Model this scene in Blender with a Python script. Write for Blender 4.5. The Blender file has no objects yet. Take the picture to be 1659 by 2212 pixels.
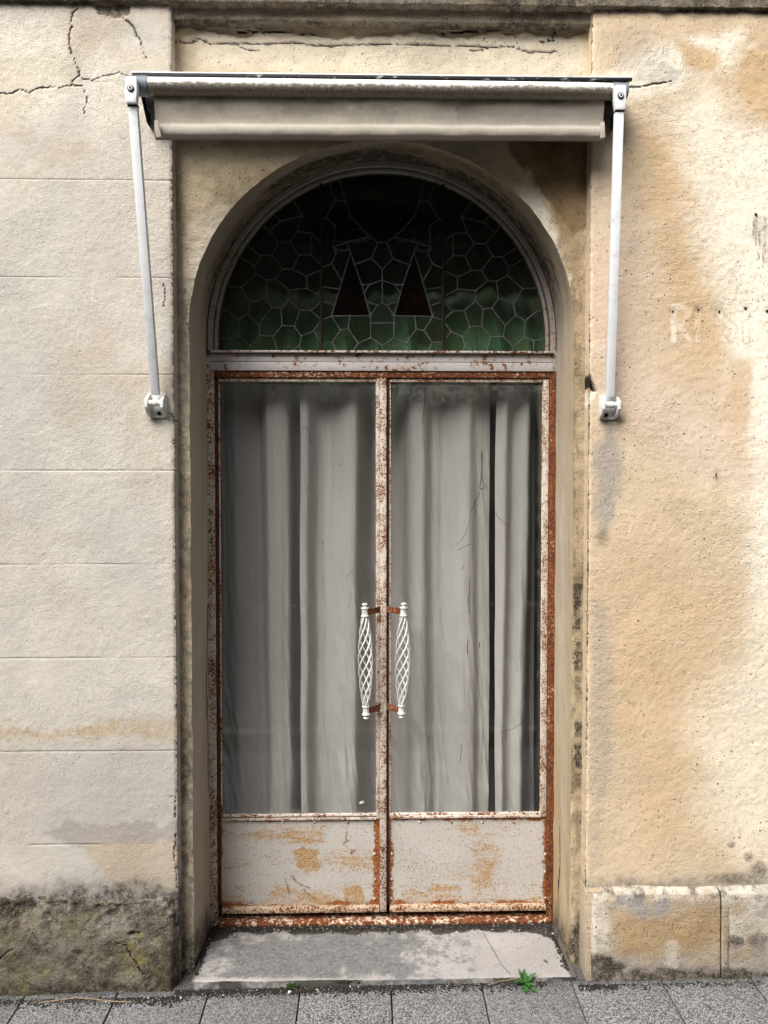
import bpy, bmesh, math, random
import numpy as np
from mathutils import Vector, Matrix
R = math.radians
random.seed(7)
S = bpy.context.scene
COL = S.collection

# ------------------------------------------------------------------ camera
CAM_Z = 1.55
YAW, PITCH = R(1.1), R(1.72)
FOC = 1662.0 / 2212.0
cam_d = bpy.data.cameras.new('camera')
cam_d.sensor_fit = 'VERTICAL'; cam_d.sensor_height = 36.0; cam_d.sensor_width = 27.0
cam_d.lens = 36.0 * FOC
cam_d.clip_start = 0.05; cam_d.clip_end = 3000
cam = bpy.data.objects.new('camera', cam_d); COL.objects.link(cam)
cam.location = (0, 0, CAM_Z); cam.rotation_euler = (R(90) - PITCH, 0, -YAW)
S.camera = cam

# ------------------------------------------------------------------ daylight (overcast street)
SUN_EL, SUN_AZ = R(49), R(-38)          # azimuth from the street side (-Y), negative = from the left
w = bpy.data.worlds.new('World'); S.world = w; w.use_nodes = True
nt = w.node_tree; nt.nodes.clear()
sky = nt.nodes.new('ShaderNodeTexSky'); sky.sky_type = 'NISHITA'; sky.sun_disc = False
sky.sun_elevation = SUN_EL; sky.sun_rotation = R(180) - SUN_AZ
sky.air_density = 1.0; sky.dust_density = 4.0; sky.ozone_density = 1.0
hsv = nt.nodes.new('ShaderNodeHueSaturation'); hsv.inputs['Saturation'].default_value = 0.30
bg = nt.nodes.new('ShaderNodeBackground'); bg.inputs['Strength'].default_value = 0.046
wo = nt.nodes.new('ShaderNodeOutputWorld')
nt.links.new(sky.outputs[0], hsv.inputs['Color']); nt.links.new(hsv.outputs[0], bg.inputs['Color']); nt.links.new(bg.outputs[0], wo.inputs[0])
sun_d = bpy.data.lights.new('sun', 'SUN'); sun_d.energy = 1.5; sun_d.angle = R(38); sun_d.color = (1.0, 0.965, 0.91)
sun = bpy.data.objects.new('sun', sun_d); COL.objects.link(sun)
sdir = Vector((math.sin(SUN_AZ) * math.cos(SUN_EL), -math.cos(SUN_AZ) * math.cos(SUN_EL), math.sin(SUN_EL)))
sun.rotation_euler = sdir.to_track_quat('Z', 'Y').to_euler(); sun.location = sdir * 20
S.view_settings.view_transform = 'Standard'; S.view_settings.look = 'None'
S.view_settings.exposure = 2.0; S.view_settings.gamma = 1.0; S.view_settings.use_curve_mapping = False
S.render.engine = 'CYCLES'
try:
    S.cycles.use_denoising = True; S.cycles.denoiser = 'OPENIMAGEDENOISE'
    S.cycles.max_bounces = 10; S.cycles.transparent_max_bounces = 16; S.cycles.diffuse_bounces = 5
except Exception: pass

# ------------------------------------------------------------------ measuring helpers
_f = np.array([math.sin(YAW) * math.cos(PITCH), math.cos(YAW) * math.cos(PITCH), -math.sin(PITCH)])
_r = np.array([math.cos(YAW), -math.sin(YAW), 0.0]); _u = np.cross(_r, _f)
def at(px, py, Y):                      # photograph point (1659 x 2212) -> world X, Z on the vertical plane Y
    d = _f + _r * (px - 829.5) / 1662.0 - _u * (py - 1106.0) / 1662.0
    q = d * (Y / d[1]); return float(q[0]), float(q[2] + CAM_Z)
def AX(px, Y, py=1106.0): return at(px, py, Y)[0]
def AZ(py, Y, px=829.5): return at(px, py, Y)[1]
def measure(X, Y, Z):                   # the reverse, for arrays
    X = np.asarray(X, float); Y = np.asarray(Y, float); Z = np.asarray(Z, float) - CAM_Z
    d = X * _f[0] + Y * _f[1] + Z * _f[2]
    return 829.5 + 1662 * (X * _r[0] + Y * _r[1]) / d, 1106 - 1662 * (X * _u[0] + Y * _u[1] + Z * _u[2]) / d

# ------------------------------------------------------------------ numpy noise and masks
_lat = {}
def vnoise(x, y, seed=0):
    if seed not in _lat: _lat[seed] = np.random.RandomState(seed + 11).rand(256, 256)
    L = _lat[seed]
    xi = np.floor(x).astype(int); yi = np.floor(y).astype(int); fx = x - xi; fy = y - yi
    fx = fx * fx * fx * (fx * (fx * 6 - 15) + 10); fy = fy * fy * fy * (fy * (fy * 6 - 15) + 10)
    a = L[xi & 255, yi & 255]; b = L[(xi + 1) & 255, yi & 255]; c = L[xi & 255, (yi + 1) & 255]; d = L[(xi + 1) & 255, (yi + 1) & 255]
    return (a * (1 - fx) + b * fx) * (1 - fy) + (c * (1 - fx) + d * fx) * fy
def fbm(x, y, octaves=4, seed=0, gain=0.5):
    s = 0; a = 1.0; t = 0
    for o in range(octaves):
        s = s + a * vnoise(x * 2 ** o + 17.3 * o, y * 2 ** o + 5.1 * o, seed + o); t += a; a *= gain
    return s / t                        # about 0..1, mean .5
def sstep(a, b, x):
    t = np.clip((x - a) / (b - a), 0, 1); return t * t * (3 - 2 * t)
def polydist(px, py, pts, closed=True):  # signed for closed (negative inside)
    P = np.array(pts, float); n = len(P); best = np.full(px.shape, 1e9); inside = np.zeros(px.shape, bool)
    for i in range(n if closed else n - 1):
        ax, ay = P[i]; bx, by = P[(i + 1) % n]; dx, dy = bx - ax, by - ay
        t = np.clip(((px - ax) * dx + (py - ay) * dy) / (dx * dx + dy * dy + 1e-9), 0, 1)
        best = np.minimum(best, np.hypot(px - ax - t * dx, py - ay - t * dy))
        if closed:
            c = ((ay > py) != (by > py)) & (px < (bx - ax) * (py - ay) / ((by - ay) if by != ay else 1e-9) + ax)
            inside ^= c
    return np.where(inside, -best, best) if closed else best
def region(px, py, pts, soft=20, rough=14, seed=0, freq=0.02):
    j = (fbm(px * freq, py * freq, 6, 50 + seed, 0.58) - 0.5) * 2.3 * rough
    return sstep(soft, -soft, polydist(px, py, pts) + j)
def stroke(px, py, pts, width=1.2, rough=1.5, seed=0):
    jx = (fbm(px * 0.12, py * 0.12, 3, 80 + seed) - 0.5) * 2 * rough * 1.6; jy = (fbm(px * 0.12 + 40, py * 0.12, 3, 90 + seed) - 0.5) * 2 * rough * 1.6
    d = polydist(px + jx, py + jy, pts, False)
    width = width * (0.35 + 1.3 * sstep(0.3, 0.7, fbm(px * 0.045, py * 0.045, 2, 99 + seed)))
    return sstep(width + 0.9, width * 0.3, d)
def blob(px, py, cx, cy, rx, ry, soft=0.35, seed=0, rough=0.5):
    j = (fbm(px * 0.03, py * 0.03, 4, 120 + seed) - 0.5) * 2 * rough
    return sstep(1 + soft, 1 - soft, np.hypot((px - cx) / rx, (py - cy) / ry) + j)

# ------------------------------------------------------------------ object helpers
def tag(o, label=None, cat=None, group=None, kind=None):
    if label: o['label'] = label
    if cat: o['category'] = cat
    if group: o['group'] = group
    if kind: o['kind'] = kind
    return o
def thing(name, loc, label, cat, group=None):
    o = bpy.data.objects.new(name, None); o.empty_display_size = 0.1; o.location = loc; COL.objects.link(o)
    return tag(o, label, cat, group)
def put(name, me, mat=None, parent=None):
    o = bpy.data.objects.new(name, me); COL.objects.link(o)
    if mat and not me.materials: me.materials.append(mat)
    if parent is not None:
        o.parent = parent
        if parent.type == 'EMPTY': o.matrix_parent_inverse = Matrix.Translation(-parent.location)   # meshes are given in world coordinates
    return o
def sheet(name, U, V, fn, mat, parent=None, attrs=None, smooth=True, flip=False):
    U = np.asarray(U, float); V = np.asarray(V, float); nu, nv = len(U), len(V)
    uu, vv = np.meshgrid(U, V)
    X, Y, Z, A = fn(uu, vv)
    co = np.stack([np.broadcast_to(X, uu.shape), np.broadcast_to(Y, uu.shape), np.broadcast_to(Z, uu.shape)], -1).reshape(-1, 3)
    return put(name, sheet_mesh(name, co, nu, nv, A, smooth, flip), mat, parent)
def sheet_mesh(name, co, nu, nv, A=None, smooth=True, flip=False):
    me = bpy.data.meshes.new(name)
    i = np.arange(nu * nv).reshape(nv, nu)
    q = [i[:-1, :-1], i[:-1, 1:], i[1:, 1:], i[1:, :-1]]
    if flip: q = q[::-1]
    q = np.stack(q, -1).reshape(-1, 4)
    me.vertices.add(len(co)); me.vertices.foreach_set('co', co.astype(np.float32).ravel())
    me.loops.add(q.size); me.loops.foreach_set('vertex_index', q.astype(np.int32).ravel())
    me.polygons.add(len(q)); me.polygons.foreach_set('loop_start', np.arange(0, q.size, 4, dtype=np.int32))
    me.polygons.foreach_set('use_smooth', np.full(len(q), smooth))
    for k, a in (A or {}).items():
        at_ = me.attributes.new(k, 'FLOAT', 'POINT'); at_.data.foreach_set('value', np.broadcast_to(a, (nv, nu)).astype(np.float32).ravel())
    me.update(); me.validate(); return me

class MB:
    """collects shapes into one mesh"""
    def __init__(self): self.bm = bmesh.new()
    def box(self, x0, x1, y0, y1, z0, z1, bev=0.0, M=None, seg=2):
        b = bmesh.new(); bmesh.ops.create_cube(b, size=1)
        for v in b.verts: v.co = Vector(((x0 + x1) / 2 + v.co.x * (x1 - x0), (y0 + y1) / 2 + v.co.y * (y1 - y0), (z0 + z1) / 2 + v.co.z * (z1 - z0)))
        if bev: bmesh.ops.bevel(b, geom=b.edges[:], offset=bev, segments=seg, profile=0.5, affect='EDGES')
        return self.add(b, M)
    def add(self, b, M=None):
        if M is not None: bmesh.ops.transform(b, matrix=M, verts=b.verts)
        me = bpy.data.meshes.new('tmp'); b.to_mesh(me); b.free(); self.bm.from_mesh(me); bpy.data.meshes.remove(me); return self
    def tube(self, pts, rad, n=8, cap=True):
        pts = [Vector(p) for p in pts]; rings = []
        rads = rad if hasattr(rad, '__len__') else [rad] * len(pts)
        up = None
        for i, p in enumerate(pts):
            t = (pts[min(i + 1, len(pts) - 1)] - pts[max(i - 1, 0)]).normalized()
            if up is None:
                up = Vector((0, 0, 1)) if abs(t.z) < 0.9 else Vector((1, 0, 0))
            a = t.cross(up).normalized(); b = a.cross(t).normalized(); up = b
            rings.append([self.bm.verts.new(p + (a * math.cos(2 * math.pi * k / n) + b * math.sin(2 * math.pi * k / n)) * rads[i]) for k in range(n)])
        for r0, r1 in zip(rings, rings[1:]):
            for k in range(n): self.bm.faces.new((r0[k], r0[(k + 1) % n], r1[(k + 1) % n], r1[k]))
        if cap: self.bm.faces.new(rings[0][::-1]); self.bm.faces.new(rings[-1])
        return self
    def lathe(self, prof, M, n=20):      # prof: (radius, height) along local Z
        b = bmesh.new(); rings = []
        for r, h in prof: rings.append([b.verts.new((r * math.cos(2 * math.pi * k / n), r * math.sin(2 * math.pi * k / n), h)) for k in range(n)])
        for r0, r1 in zip(rings, rings[1:]):
            for k in range(n): b.faces.new((r0[k], r0[(k + 1) % n], r1[(k + 1) % n], r1[k]))
        b.faces.new(rings[0][::-1]); b.faces.new(rings[-1]); return self.add(b, M)
    def prism(self, pts, depth, M=None, bev=0.0):   # polygon in local XZ, thickness along +Y
        b = bmesh.new(); f0 = [b.verts.new((x, 0, z)) for x, z in pts]; f1 = [b.verts.new((x, depth, z)) for x, z in pts]; n = len(pts)
        b.faces.new(f0); b.faces.new(f1[::-1])
        for k in range(n): b.faces.new((f0[k], f1[k], f1[(k + 1) % n], f0[(k + 1) % n]))
        bmesh.ops.recalc_face_normals(b, faces=b.faces)
        if bev: bmesh.ops.bevel(b, geom=b.edges[:], offset=bev, segments=2, profile=0.5, affect='EDGES')
        return self.add(b, M)
    def mesh(self, name, smooth=True):
        bmesh.ops.recalc_face_normals(self.bm, faces=self.bm.faces)
        me = bpy.data.meshes.new(name); self.bm.to_mesh(me); self.bm.free()
        if smooth:
            for p in me.polygons: p.use_smooth = True
            try: me.set_sharp_from_angle(angle=R(35))
            except Exception: pass
        return me
    def build(self, name, mat, parent=None, smooth=True): return put(name, self.mesh(name, smooth), mat, parent)

# ------------------------------------------------------------------ material helpers
class Nodes:
    def __init__(self, name):
        self.m = bpy.data.materials.new(name); self.m.use_nodes = True; self.t = self.m.node_tree; self.t.nodes.clear()
        self.out = self.t.nodes.new('ShaderNodeOutputMaterial'); self.bs = self.t.nodes.new('ShaderNodeBsdfPrincipled')
        self.t.links.new(self.bs.outputs[0], self.out.inputs[0])
        self.geo = self.t.nodes.new('ShaderNodeNewGeometry'); self.P = self.geo.outputs['Position']
    def new(self, k): return self.t.nodes.new(k)
    def set(self, sock, v):
        if hasattr(v, 'is_linked') or isinstance(v, bpy.types.NodeSocket): self.t.links.new(v, sock)
        elif hasattr(v, '__len__') and len(v) == 3 and sock.type == 'RGBA': sock.default_value = (*v, 1)
        else: sock.default_value = v
    def vec(self, s=(1, 1, 1), off=(0, 0, 0), src=None):
        n = self.new('ShaderNodeMapping'); self.set(n.inputs['Vector'], src or self.P); n.inputs['Scale'].default_value = s; n.inputs['Location'].default_value = off; return n.outputs[0]
    def noise(self, scale, detail=4, rough=0.55, vec=None, dist=0.0, out=0):
        n = self.new('ShaderNodeTexNoise'); self.set(n.inputs['Vector'], vec or self.P); n.inputs['Scale'].default_value = scale
        n.inputs['Detail'].default_value = detail; n.inputs['Roughness'].default_value = rough; n.inputs['Distortion'].default_value = dist; return n.outputs[out]
    def voro(self, scale, vec=None, feature='F1', out='Distance', rnd=1.0):
        n = self.new('ShaderNodeTexVoronoi'); n.feature = feature; self.set(n.inputs['Vector'], vec or self.P); n.inputs['Scale'].default_value = scale; n.inputs['Randomness'].default_value = rnd; return n.outputs[out]
    def ramp(self, fac, a, b, va=0.0, vb=1.0):
        n = self.new('ShaderNodeMapRange'); n.interpolation_type = 'SMOOTHSTEP'; self.set(n.inputs[0], fac)
        n.inputs[1].default_value = a; n.inputs[2].default_value = b; n.inputs[3].default_value = va; n.inputs[4].default_value = vb; return n.outputs[0]
    def math(self, op, a, b=0.0, clamp=False):
        n = self.new('ShaderNodeMath'); n.operation = op; n.use_clamp = clamp; self.set(n.inputs[0], a); self.set(n.inputs[1], b); return n.outputs[0]
    def mul(self, *v):
        o = v[0]
        for x in v[1:]: o = self.math('MULTIPLY', o, x)
        return o
    def mix(self, fac, a, b, mode='MIX'):
        n = self.new('ShaderNodeMix'); n.data_type = 'RGBA'; n.blend_type = mode; self.set(n.inputs[0], fac); self.set(n.inputs[6], a); self.set(n.inputs[7], b); return n.outputs[2]
    def attr(self, name):
        n = self.new('ShaderNodeAttribute'); n.attribute_name = name; return n.outputs['Fac']
    def xyz(self):
        n = self.new('ShaderNodeSeparateXYZ'); self.t.links.new(self.P, n.inputs[0]); return n.outputs
    def bump(self, h, strength=0.5, dist=0.002, normal=None):
        n = self.new('ShaderNodeBump'); self.set(n.inputs['Height'], h); n.inputs['Strength'].default_value = strength; n.inputs['Distance'].default_value = dist
        if normal is not None: self.t.links.new(normal, n.inputs['Normal'])
        return n.outputs[0]
    def done(self, color, rough=0.8, normal=None, metal=0.0, spec=0.3):
        self.set(self.bs.inputs['Base Color'], color); self.set(self.bs.inputs['Roughness'], rough); self.bs.inputs['Metallic'].default_value = metal
        self.bs.inputs['Specular IOR Level'].default_value = spec
        if normal is not None: self.t.links.new(normal, self.bs.inputs['Normal'])
        return self.m

def plaster(name, base, base2, ochre, pale, rough_mm=2.2, pits=1.0, grain_c=0.35):
    n = Nodes(name)
    big = n.noise(2.3, 5, 0.55); mid = n.noise(9, 5, 0.6); fine = n.noise(55, 6, 0.65); grain = n.noise(210, 4, 0.7)
    c = n.mix(n.ramp(big, 0.38, 0.62), base, base2)
    c = n.mix(n.ramp(mid, 0.35, 0.75, 0.0, 0.35), c, tuple(x * 0.82 for x in base2))
    c = n.mix(n.math('MULTIPLY', n.attr('pale'), n.ramp(fine, 0.2, 0.6, 0.65, 1.0)), c, pale)
    c = n.mix(n.math('MULTIPLY', n.attr('ochre'), n.ramp(mid, 0.15, 0.7, 0.55, 1.0)), c, ochre)
    c = n.mix(n.attr('grey'), c, (0.30, 0.275, 0.255))
    c = n.mix(n.attr('pink'), c, (0.60, 0.475, 0.385))
    # grain; worn hollows darkened to strengthen shaded relief, pits holding dirt
    hollow = n.ramp(fine, 0.30, 0.46, 1.0, 0.0)
    c = n.mix(n.mul(hollow, 0.22), c, tuple(x * 0.5 for x in base2))
    grit = n.noise(330, 3, 0.7, vec=n.vec((1, 1, 1), (3, 7, 2)))
    c = n.mix(n.ramp(grit, 0.30, 0.52, grain_c, 0.0), c, (0.16, 0.13, 0.095))
    c = n.mix(n.ramp(grit, 0.54, 0.74, 0.0, grain_c * 0.8), c, (0.85, 0.80, 0.70))
    keep = n.ramp(n.noise(6, 4, 0.6, vec=n.vec((1, 1, 1), (9, 0, 4))), 0.46, 0.66, 0.0, 1.0)
    v = n.voro(58, vec=n.vec((1, 1, 0.75), (3, 1, 2))); v2 = n.voro(130, vec=n.vec((1, 1, 0.8), (1, 5, 2)))
    rsel = n.new('ShaderNodeSeparateColor'); n.t.links.new(n.voro(58, vec=n.vec((1, 1, 0.75), (3, 1, 2)), out='Color'), rsel.inputs[0])
    pit = n.mul(n.ramp(v, 0.05, 0.20, 1.0, 0.0), n.ramp(rsel.outputs[0], 0.62, 0.72), keep, pits)
    pit2 = n.mul(n.ramp(v2, 0.12, 0.30, 1.0, 0.0), n.ramp(n.noise(40, 3, 0.6, vec=n.vec((1, 1, 1), (2, 2, 8))), 0.50, 0.64), pits)
    pit = n.math('MAXIMUM', pit, n.mul(pit2, 0.55))
    c = n.mix(n.mul(pit, 0.80), c, (0.09, 0.075, 0.06))
    g = n.attr('grime')
    gm = n.math('MULTIPLY', g, n.ramp(n.noise(34, 6, 0.72), 0.28, 0.60, 0.35, 1.25), True)
    gm = n.math('MULTIPLY', gm, n.ramp(n.noise(150, 4, 0.75, vec=n.vec((1, 1, 1), (4, 4, 4))), 0.30, 0.62, 0.55, 1.15), True)
    c = n.mix(gm, c, (0.048, 0.041, 0.033))
    moss = n.attr('moss')
    c = n.mix(n.math('MULTIPLY', moss, n.ramp(n.noise(28, 5, 0.7, vec=n.vec((1, 1, 1), (2, 5, 1))), 0.40, 0.68), True), c, (0.22, 0.19, 0.06))
    c = n.mix(n.attr('crack'), c, (0.025, 0.02, 0.016))
    h = n.math('ADD', n.mul(fine, 0.75), n.mul(grain, 0.55)); h = n.math('ADD', h, n.mul(grit, 0.30))
    sm = n.ramp(n.noise(3.4, 4, 0.6, vec=n.vec((1, 1, 1), (6, 1, 6))), 0.35, 0.65, 0.35, 1.15)
    rot = n.new('ShaderNodeMapping'); n.set(rot.inputs['Vector'], n.P); rot.inputs['Rotation'].default_value = (0, 0.6, 0); rot.inputs['Scale'].default_value = (16, 1, 75)
    trow = n.mul(n.noise(1.0, 5, 0.65, vec=rot.outputs[0], dist=0.5), n.ramp(n.noise(2.1, 3, 0.5, vec=n.vec((1, 1, 1), (1, 4, 9))), 0.50, 0.62, 0.0, 0.45))
    h = n.math('ADD', n.mul(h, sm), trow)
    h = n.math('SUBTRACT', h, n.mul(pit, 1.1))
    h = n.math('SUBTRACT', h, n.mul(n.attr('crack'), 1.2))
    return n.done(c, 0.93, n.bump(h, 1.0, rough_mm * 0.001 * 2.6), spec=0.12)

ATT = ('pale', 'ochre', 'grey', 'pink', 'grime', 'moss', 'crack')
def attrs(shape, **k):
    d = {a: np.zeros(shape) for a in ATT}
    for a, v in k.items(): d[a] = np.clip(v, 0, 1)
    return d

M = {}
M['wall_pale'] = plaster('cream_plaster', (0.55, 0.515, 0.455), (0.48, 0.452, 0.408), (0.385, 0.27, 0.145), (0.735, 0.69, 0.585), 1.35, 0.4, 0.42)
M['wall_ochre'] = plaster('ochre_plaster', (0.585, 0.465, 0.325), (0.56, 0.435, 0.295), (0.52, 0.355, 0.195), (0.77, 0.715, 0.60), 1.7, 1.1)
M['panel'] = plaster('niche_plaster', (0.60, 0.505, 0.35), (0.51, 0.42, 0.285), (0.19, 0.115, 0.045), (0.66, 0.60, 0.50), 2.8)
M['reveal'] = plaster('smooth_reveal_plaster', (0.46, 0.38, 0.275), (0.40, 0.335, 0.25), (0.36, 0.25, 0.12), (0.50, 0.46, 0.40), 0.8, 0.35)
M['cornice'] = plaster('sooty_cornice_plaster', (0.33, 0.28, 0.20), (0.26, 0.215, 0.155), (0.27, 0.19, 0.10), (0.48, 0.44, 0.37), 3.4, 1.5, 0.8)
M['plinth_left'] = plaster('lichened_plinth_render', (0.235, 0.215, 0.155), (0.165, 0.15, 0.108), (0.24, 0.19, 0.085), (0.58, 0.55, 0.49), 4.6, 1.6, 0.75)
M['plinth_right'] = plaster('tan_plinth_render', (0.40, 0.325, 0.23), (0.35, 0.285, 0.205), (0.36, 0.235, 0.115), (0.66, 0.63, 0.57), 2.8, 1.2, 0.5)

def rusty(name, paint, amount, scale=60, dark=0.0, streak=1.0, rough=0.5):
    """old oil paint with rust breaking through; amount 0..1"""
    n = Nodes(name)
    v = n.vec((1, 1, streak))
    a = n.noise(scale, 6, 0.68, vec=v); b = n.noise(scale * 0.11, 4, 0.6, vec=n.vec((1, 1, streak), (4, 2, 7)))
    s = n.math('ADD', n.mul(a, 1.05), n.mul(b, 0.44))
    th = 0.985 - amount * 0.5
    mask = n.ramp(s, th - 0.025, th + 0.03)
    halo = n.ramp(s, th - 0.12, th + 0.02)
    rc = n.mix(n.ramp(n.noise(scale * 2.2, 5, 0.7), 0.35, 0.68), (0.090, 0.019, 0.008), (0.29, 0.092, 0.022))
    rc = n.mix(n.ramp(n.noise(max(60, scale * 0.6), 5, 0.7, vec=n.vec((1, 1, 1), (8, 8, 1))), 0.38, 0.60, dark, min(1, dark + 0.75)), rc, (0.045, 0.010, 0.006))
    rc = n.mix(n.ramp(n.noise(260, 4, 0.75, vec=n.vec((1, 1, 1), (1, 8, 3))), 0.56, 0.68, 0.0, 0.75), rc, (0.46, 0.20, 0.055))
    pc = n.mix(n.ramp(b, 0.35, 0.7, 0.0, 0.55), paint, tuple(x * 0.80 for x in paint))
    pc = n.mix(n.mul(halo, 0.45), pc, (0.47, 0.27, 0.11))
    c = n.mix(mask, pc, rc)
    h = n.math('ADD', n.mul(mask, -0.4), n.mul(n.noise(scale * 2.5, 5, 0.7), n.ramp(mask, 0, 1, 0.15, 0.9)))
    return n.done(c, n.ramp(mask, 0, 1, rough, 0.92), n.bump(h, 0.7, 0.0016), spec=0.35)
PAINT = (0.52, 0.48, 0.43)
M['rust_speck'] = rusty('white_paint_with_rust_specks', PAINT, 0.41, 210)
M['rust_half'] = rusty('white_paint_half_rusted', (0.55, 0.50, 0.42), 0.41, 190)
M['rust_heavy'] = rusty('mostly_rusted_paint', (0.58, 0.47, 0.33), 0.66, 130)
M['rust_full'] = rusty('bare_rusted_iron', (0.50, 0.30, 0.14), 0.76, 130, 0.10)
M['rust_dark'] = rusty('dark_rusted_iron', (0.16, 0.04, 0.02), 1.1, 80, 0.55)
M['sill'] = rusty('rust_eaten_white_sill', (0.50, 0.44, 0.37), 0.60, 75)
M['rail'] = rusty('stained_pale_rail', (0.46, 0.37, 0.28), 0.44, 150)
M['bead'] = rusty('old_white_putty', (0.60, 0.57, 0.53), 0.40, 110)
M['transom'] = rusty('pale_lilac_white_paint', (0.50, 0.47, 0.47), 0.22, 60)
M['arch_frame'] = rusty('flaking_white_frame_paint', (0.36, 0.335, 0.31), 0.24, 120)  # paint darkened evenly to deepen the shade under the awning

def kick_paint():
    n = Nodes('rust_stained_white_sheet')
    base = n.mix(n.ramp(n.noise(7, 4, 0.6), 0.35, 0.7), (0.43, 0.405, 0.37), (0.385, 0.36, 0.33))
    st = n.attr('stain'); ed = n.attr('edge')
    streaky = n.noise(60, 6, 0.72, vec=n.vec((0.32, 1, 1.6)))
    speck = n.noise(150, 4, 0.7)
    f = n.math('ADD', st, n.math('SUBTRACT', n.math('ADD', n.mul(streaky, 2.4), n.mul(n.noise(170, 5, 0.75, vec=n.vec((0.5, 1, 1.3))), 2.2)), 2.62))
    m = n.ramp(f, -0.05, 0.75)
    och = n.mix(n.ramp(n.noise(190, 4, 0.75, vec=n.vec((0.7, 1, 1), (3, 3, 3))), 0.36, 0.62), (0.24, 0.115, 0.030), (0.44, 0.29, 0.13))
    c = n.mix(n.mul(m, 0.9), base, och)
    c = n.mix(n.mul(n.ramp(speck, 0.55, 0.63), n.ramp(f, -0.60, 0.20, 0.22, 1.0)), c, (0.19, 0.068, 0.018))
    c = n.mix(n.mul(n.ramp(n.noise(300, 3, 0.7, vec=n.vec((0.6, 1, 1))), 0.60, 0.68), 0.75), c, (0.24, 0.12, 0.045))
    e = n.ramp(n.math('ADD', ed, n.mul(n.math('SUBTRACT', n.noise(80, 6, 0.75), 0.5), 2.4)), 0.42, 0.78)
    c = n.mix(n.mul(n.attr('soot'), n.ramp(n.noise(120, 5, 0.75, vec=n.vec((0.6, 1, 1))), 0.42, 0.58)), c, (0.05, 0.045, 0.04))
    c = n.mix(e, c, n.mix(n.ramp(speck, 0.4, 0.62), (0.12, 0.03, 0.010), (0.33, 0.125, 0.03)))
    c = n.mix(n.attr('mark'), c, (0.17, 0.055, 0.016))
    h = n.math('ADD', n.noise(40, 5, 0.6), n.mul(e, 0.6))
    return n.done(c, 0.6, n.bump(h, 0.5, 0.0012), spec=0.3)
M['kick'] = kick_paint()

def simple(name, col, rough=0.6, var=0.15, scale=40, bump=0.0, metal=0.0, spec=0.3, dirt=None, dirt_lo=0.5, dirt_hi=0.7):
    n = Nodes(name)
    c = n.mix(n.ramp(n.noise(scale, 5, 0.6), 0.3, 0.7), col, tuple(x * (1 - var) for x in col))
    if dirt: c = n.mix(n.ramp(n.noise(scale * 0.7, 6, 0.7, vec=n.vec((1, 1, 1), (5, 3, 1))), dirt_lo, dirt_hi), c, dirt)
    nm = n.bump(n.noise(scale * 3, 4, 0.6), 0.6, bump) if bump else None
    return n.done(c, rough, nm, metal, spec)
M['arm_white'] = simple('white_powder_coat', (0.74, 0.75, 0.77), 0.42, 0.06, 20, 0.0, 0, 0.4, (0.40, 0.385, 0.35), 0.52, 0.78)
M['bracket'] = simple('worn_white_casting', (0.66, 0.66, 0.64), 0.5, 0.1, 50, 0.0006, 0, 0.4, (0.20, 0.17, 0.13), 0.58, 0.78)
M['endcap'] = simple('blue_grey_plastic', (0.17, 0.20, 0.23), 0.5, 0.15, 40)
M['black_metal'] = simple('grimy_black_metal', (0.022, 0.021, 0.020), 0.6, 0.3, 60, 0.0005)
M['screw'] = simple('black_screw', (0.012, 0.012, 0.012), 0.5)
M['handle_white'] = simple('chipped_white_enamel', (0.60, 0.595, 0.58), 0.45, 0.14, 60, 0, 0, 0.4, (0.20, 0.15, 0.10), 0.58, 0.72)
M['bracket_rust'] = rusty('rusty_handle_iron', (0.62, 0.50, 0.34), 0.80, 130)
M['lead'] = simple('weathered_lead', (0.13, 0.134, 0.13), 0.8, 0.5, 60, 0.0006, 0.1, 0.4)
M['mullion'] = simple('dark_iron_bar', (0.022, 0.014, 0.012), 0.7, 0.4, 80)
def hood():
    n = Nodes('flaking_aluminium_hood')
    f = n.ramp(n.noise(48, 6, 0.72, vec=n.vec((0.5, 1, 1))), 0.57, 0.63)
    return n.done(n.mix(f, (0.008, 0.008, 0.008), (0.40, 0.40, 0.39)), 0.6, n.bump(f, 0.6, 0.001))
M['hood_under'] = hood()
def bar():
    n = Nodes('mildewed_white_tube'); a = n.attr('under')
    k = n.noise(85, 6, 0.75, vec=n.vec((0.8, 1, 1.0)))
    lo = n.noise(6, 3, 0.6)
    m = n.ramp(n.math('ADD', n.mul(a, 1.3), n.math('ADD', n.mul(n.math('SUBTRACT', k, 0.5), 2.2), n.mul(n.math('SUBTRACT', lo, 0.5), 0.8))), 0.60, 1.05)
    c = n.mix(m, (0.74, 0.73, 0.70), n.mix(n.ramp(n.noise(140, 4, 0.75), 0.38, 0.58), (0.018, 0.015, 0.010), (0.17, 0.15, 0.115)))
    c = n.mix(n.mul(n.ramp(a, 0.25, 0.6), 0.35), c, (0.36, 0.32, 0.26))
    return n.done(c, 0.5, None, spec=0.35)
M['bar'] = bar()
def cloth(name, c0, c1, sc):
    n = Nodes(name); a = n.noise(sc, 5, 0.65, vec=n.vec((0.15, 1, 1))); b = n.noise(sc * 6, 3, 0.6, vec=n.vec((1.0, 1, 0.18)))
    c = n.mix(n.ramp(a, 0.32, 0.7), c0, c1); c = n.mix(n.ramp(b, 0.35, 0.7, 0.18, 0), c, tuple(x * 0.55 for x in c1))
    c = n.mix(n.mul(n.attr('grime'), n.ramp(n.noise(22, 6, 0.7), 0.3, 0.65, 0.5, 1.0)), c, (0.075, 0.062, 0.045))
    return n.done(c, 0.85, n.bump(n.math('ADD', b, n.noise(9, 4, 0.5)), 0.5, 0.002), spec=0.15)
M['valance'] = cloth('stained_beige_canvas', (0.45, 0.405, 0.345), (0.37, 0.33, 0.275), 30)
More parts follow.
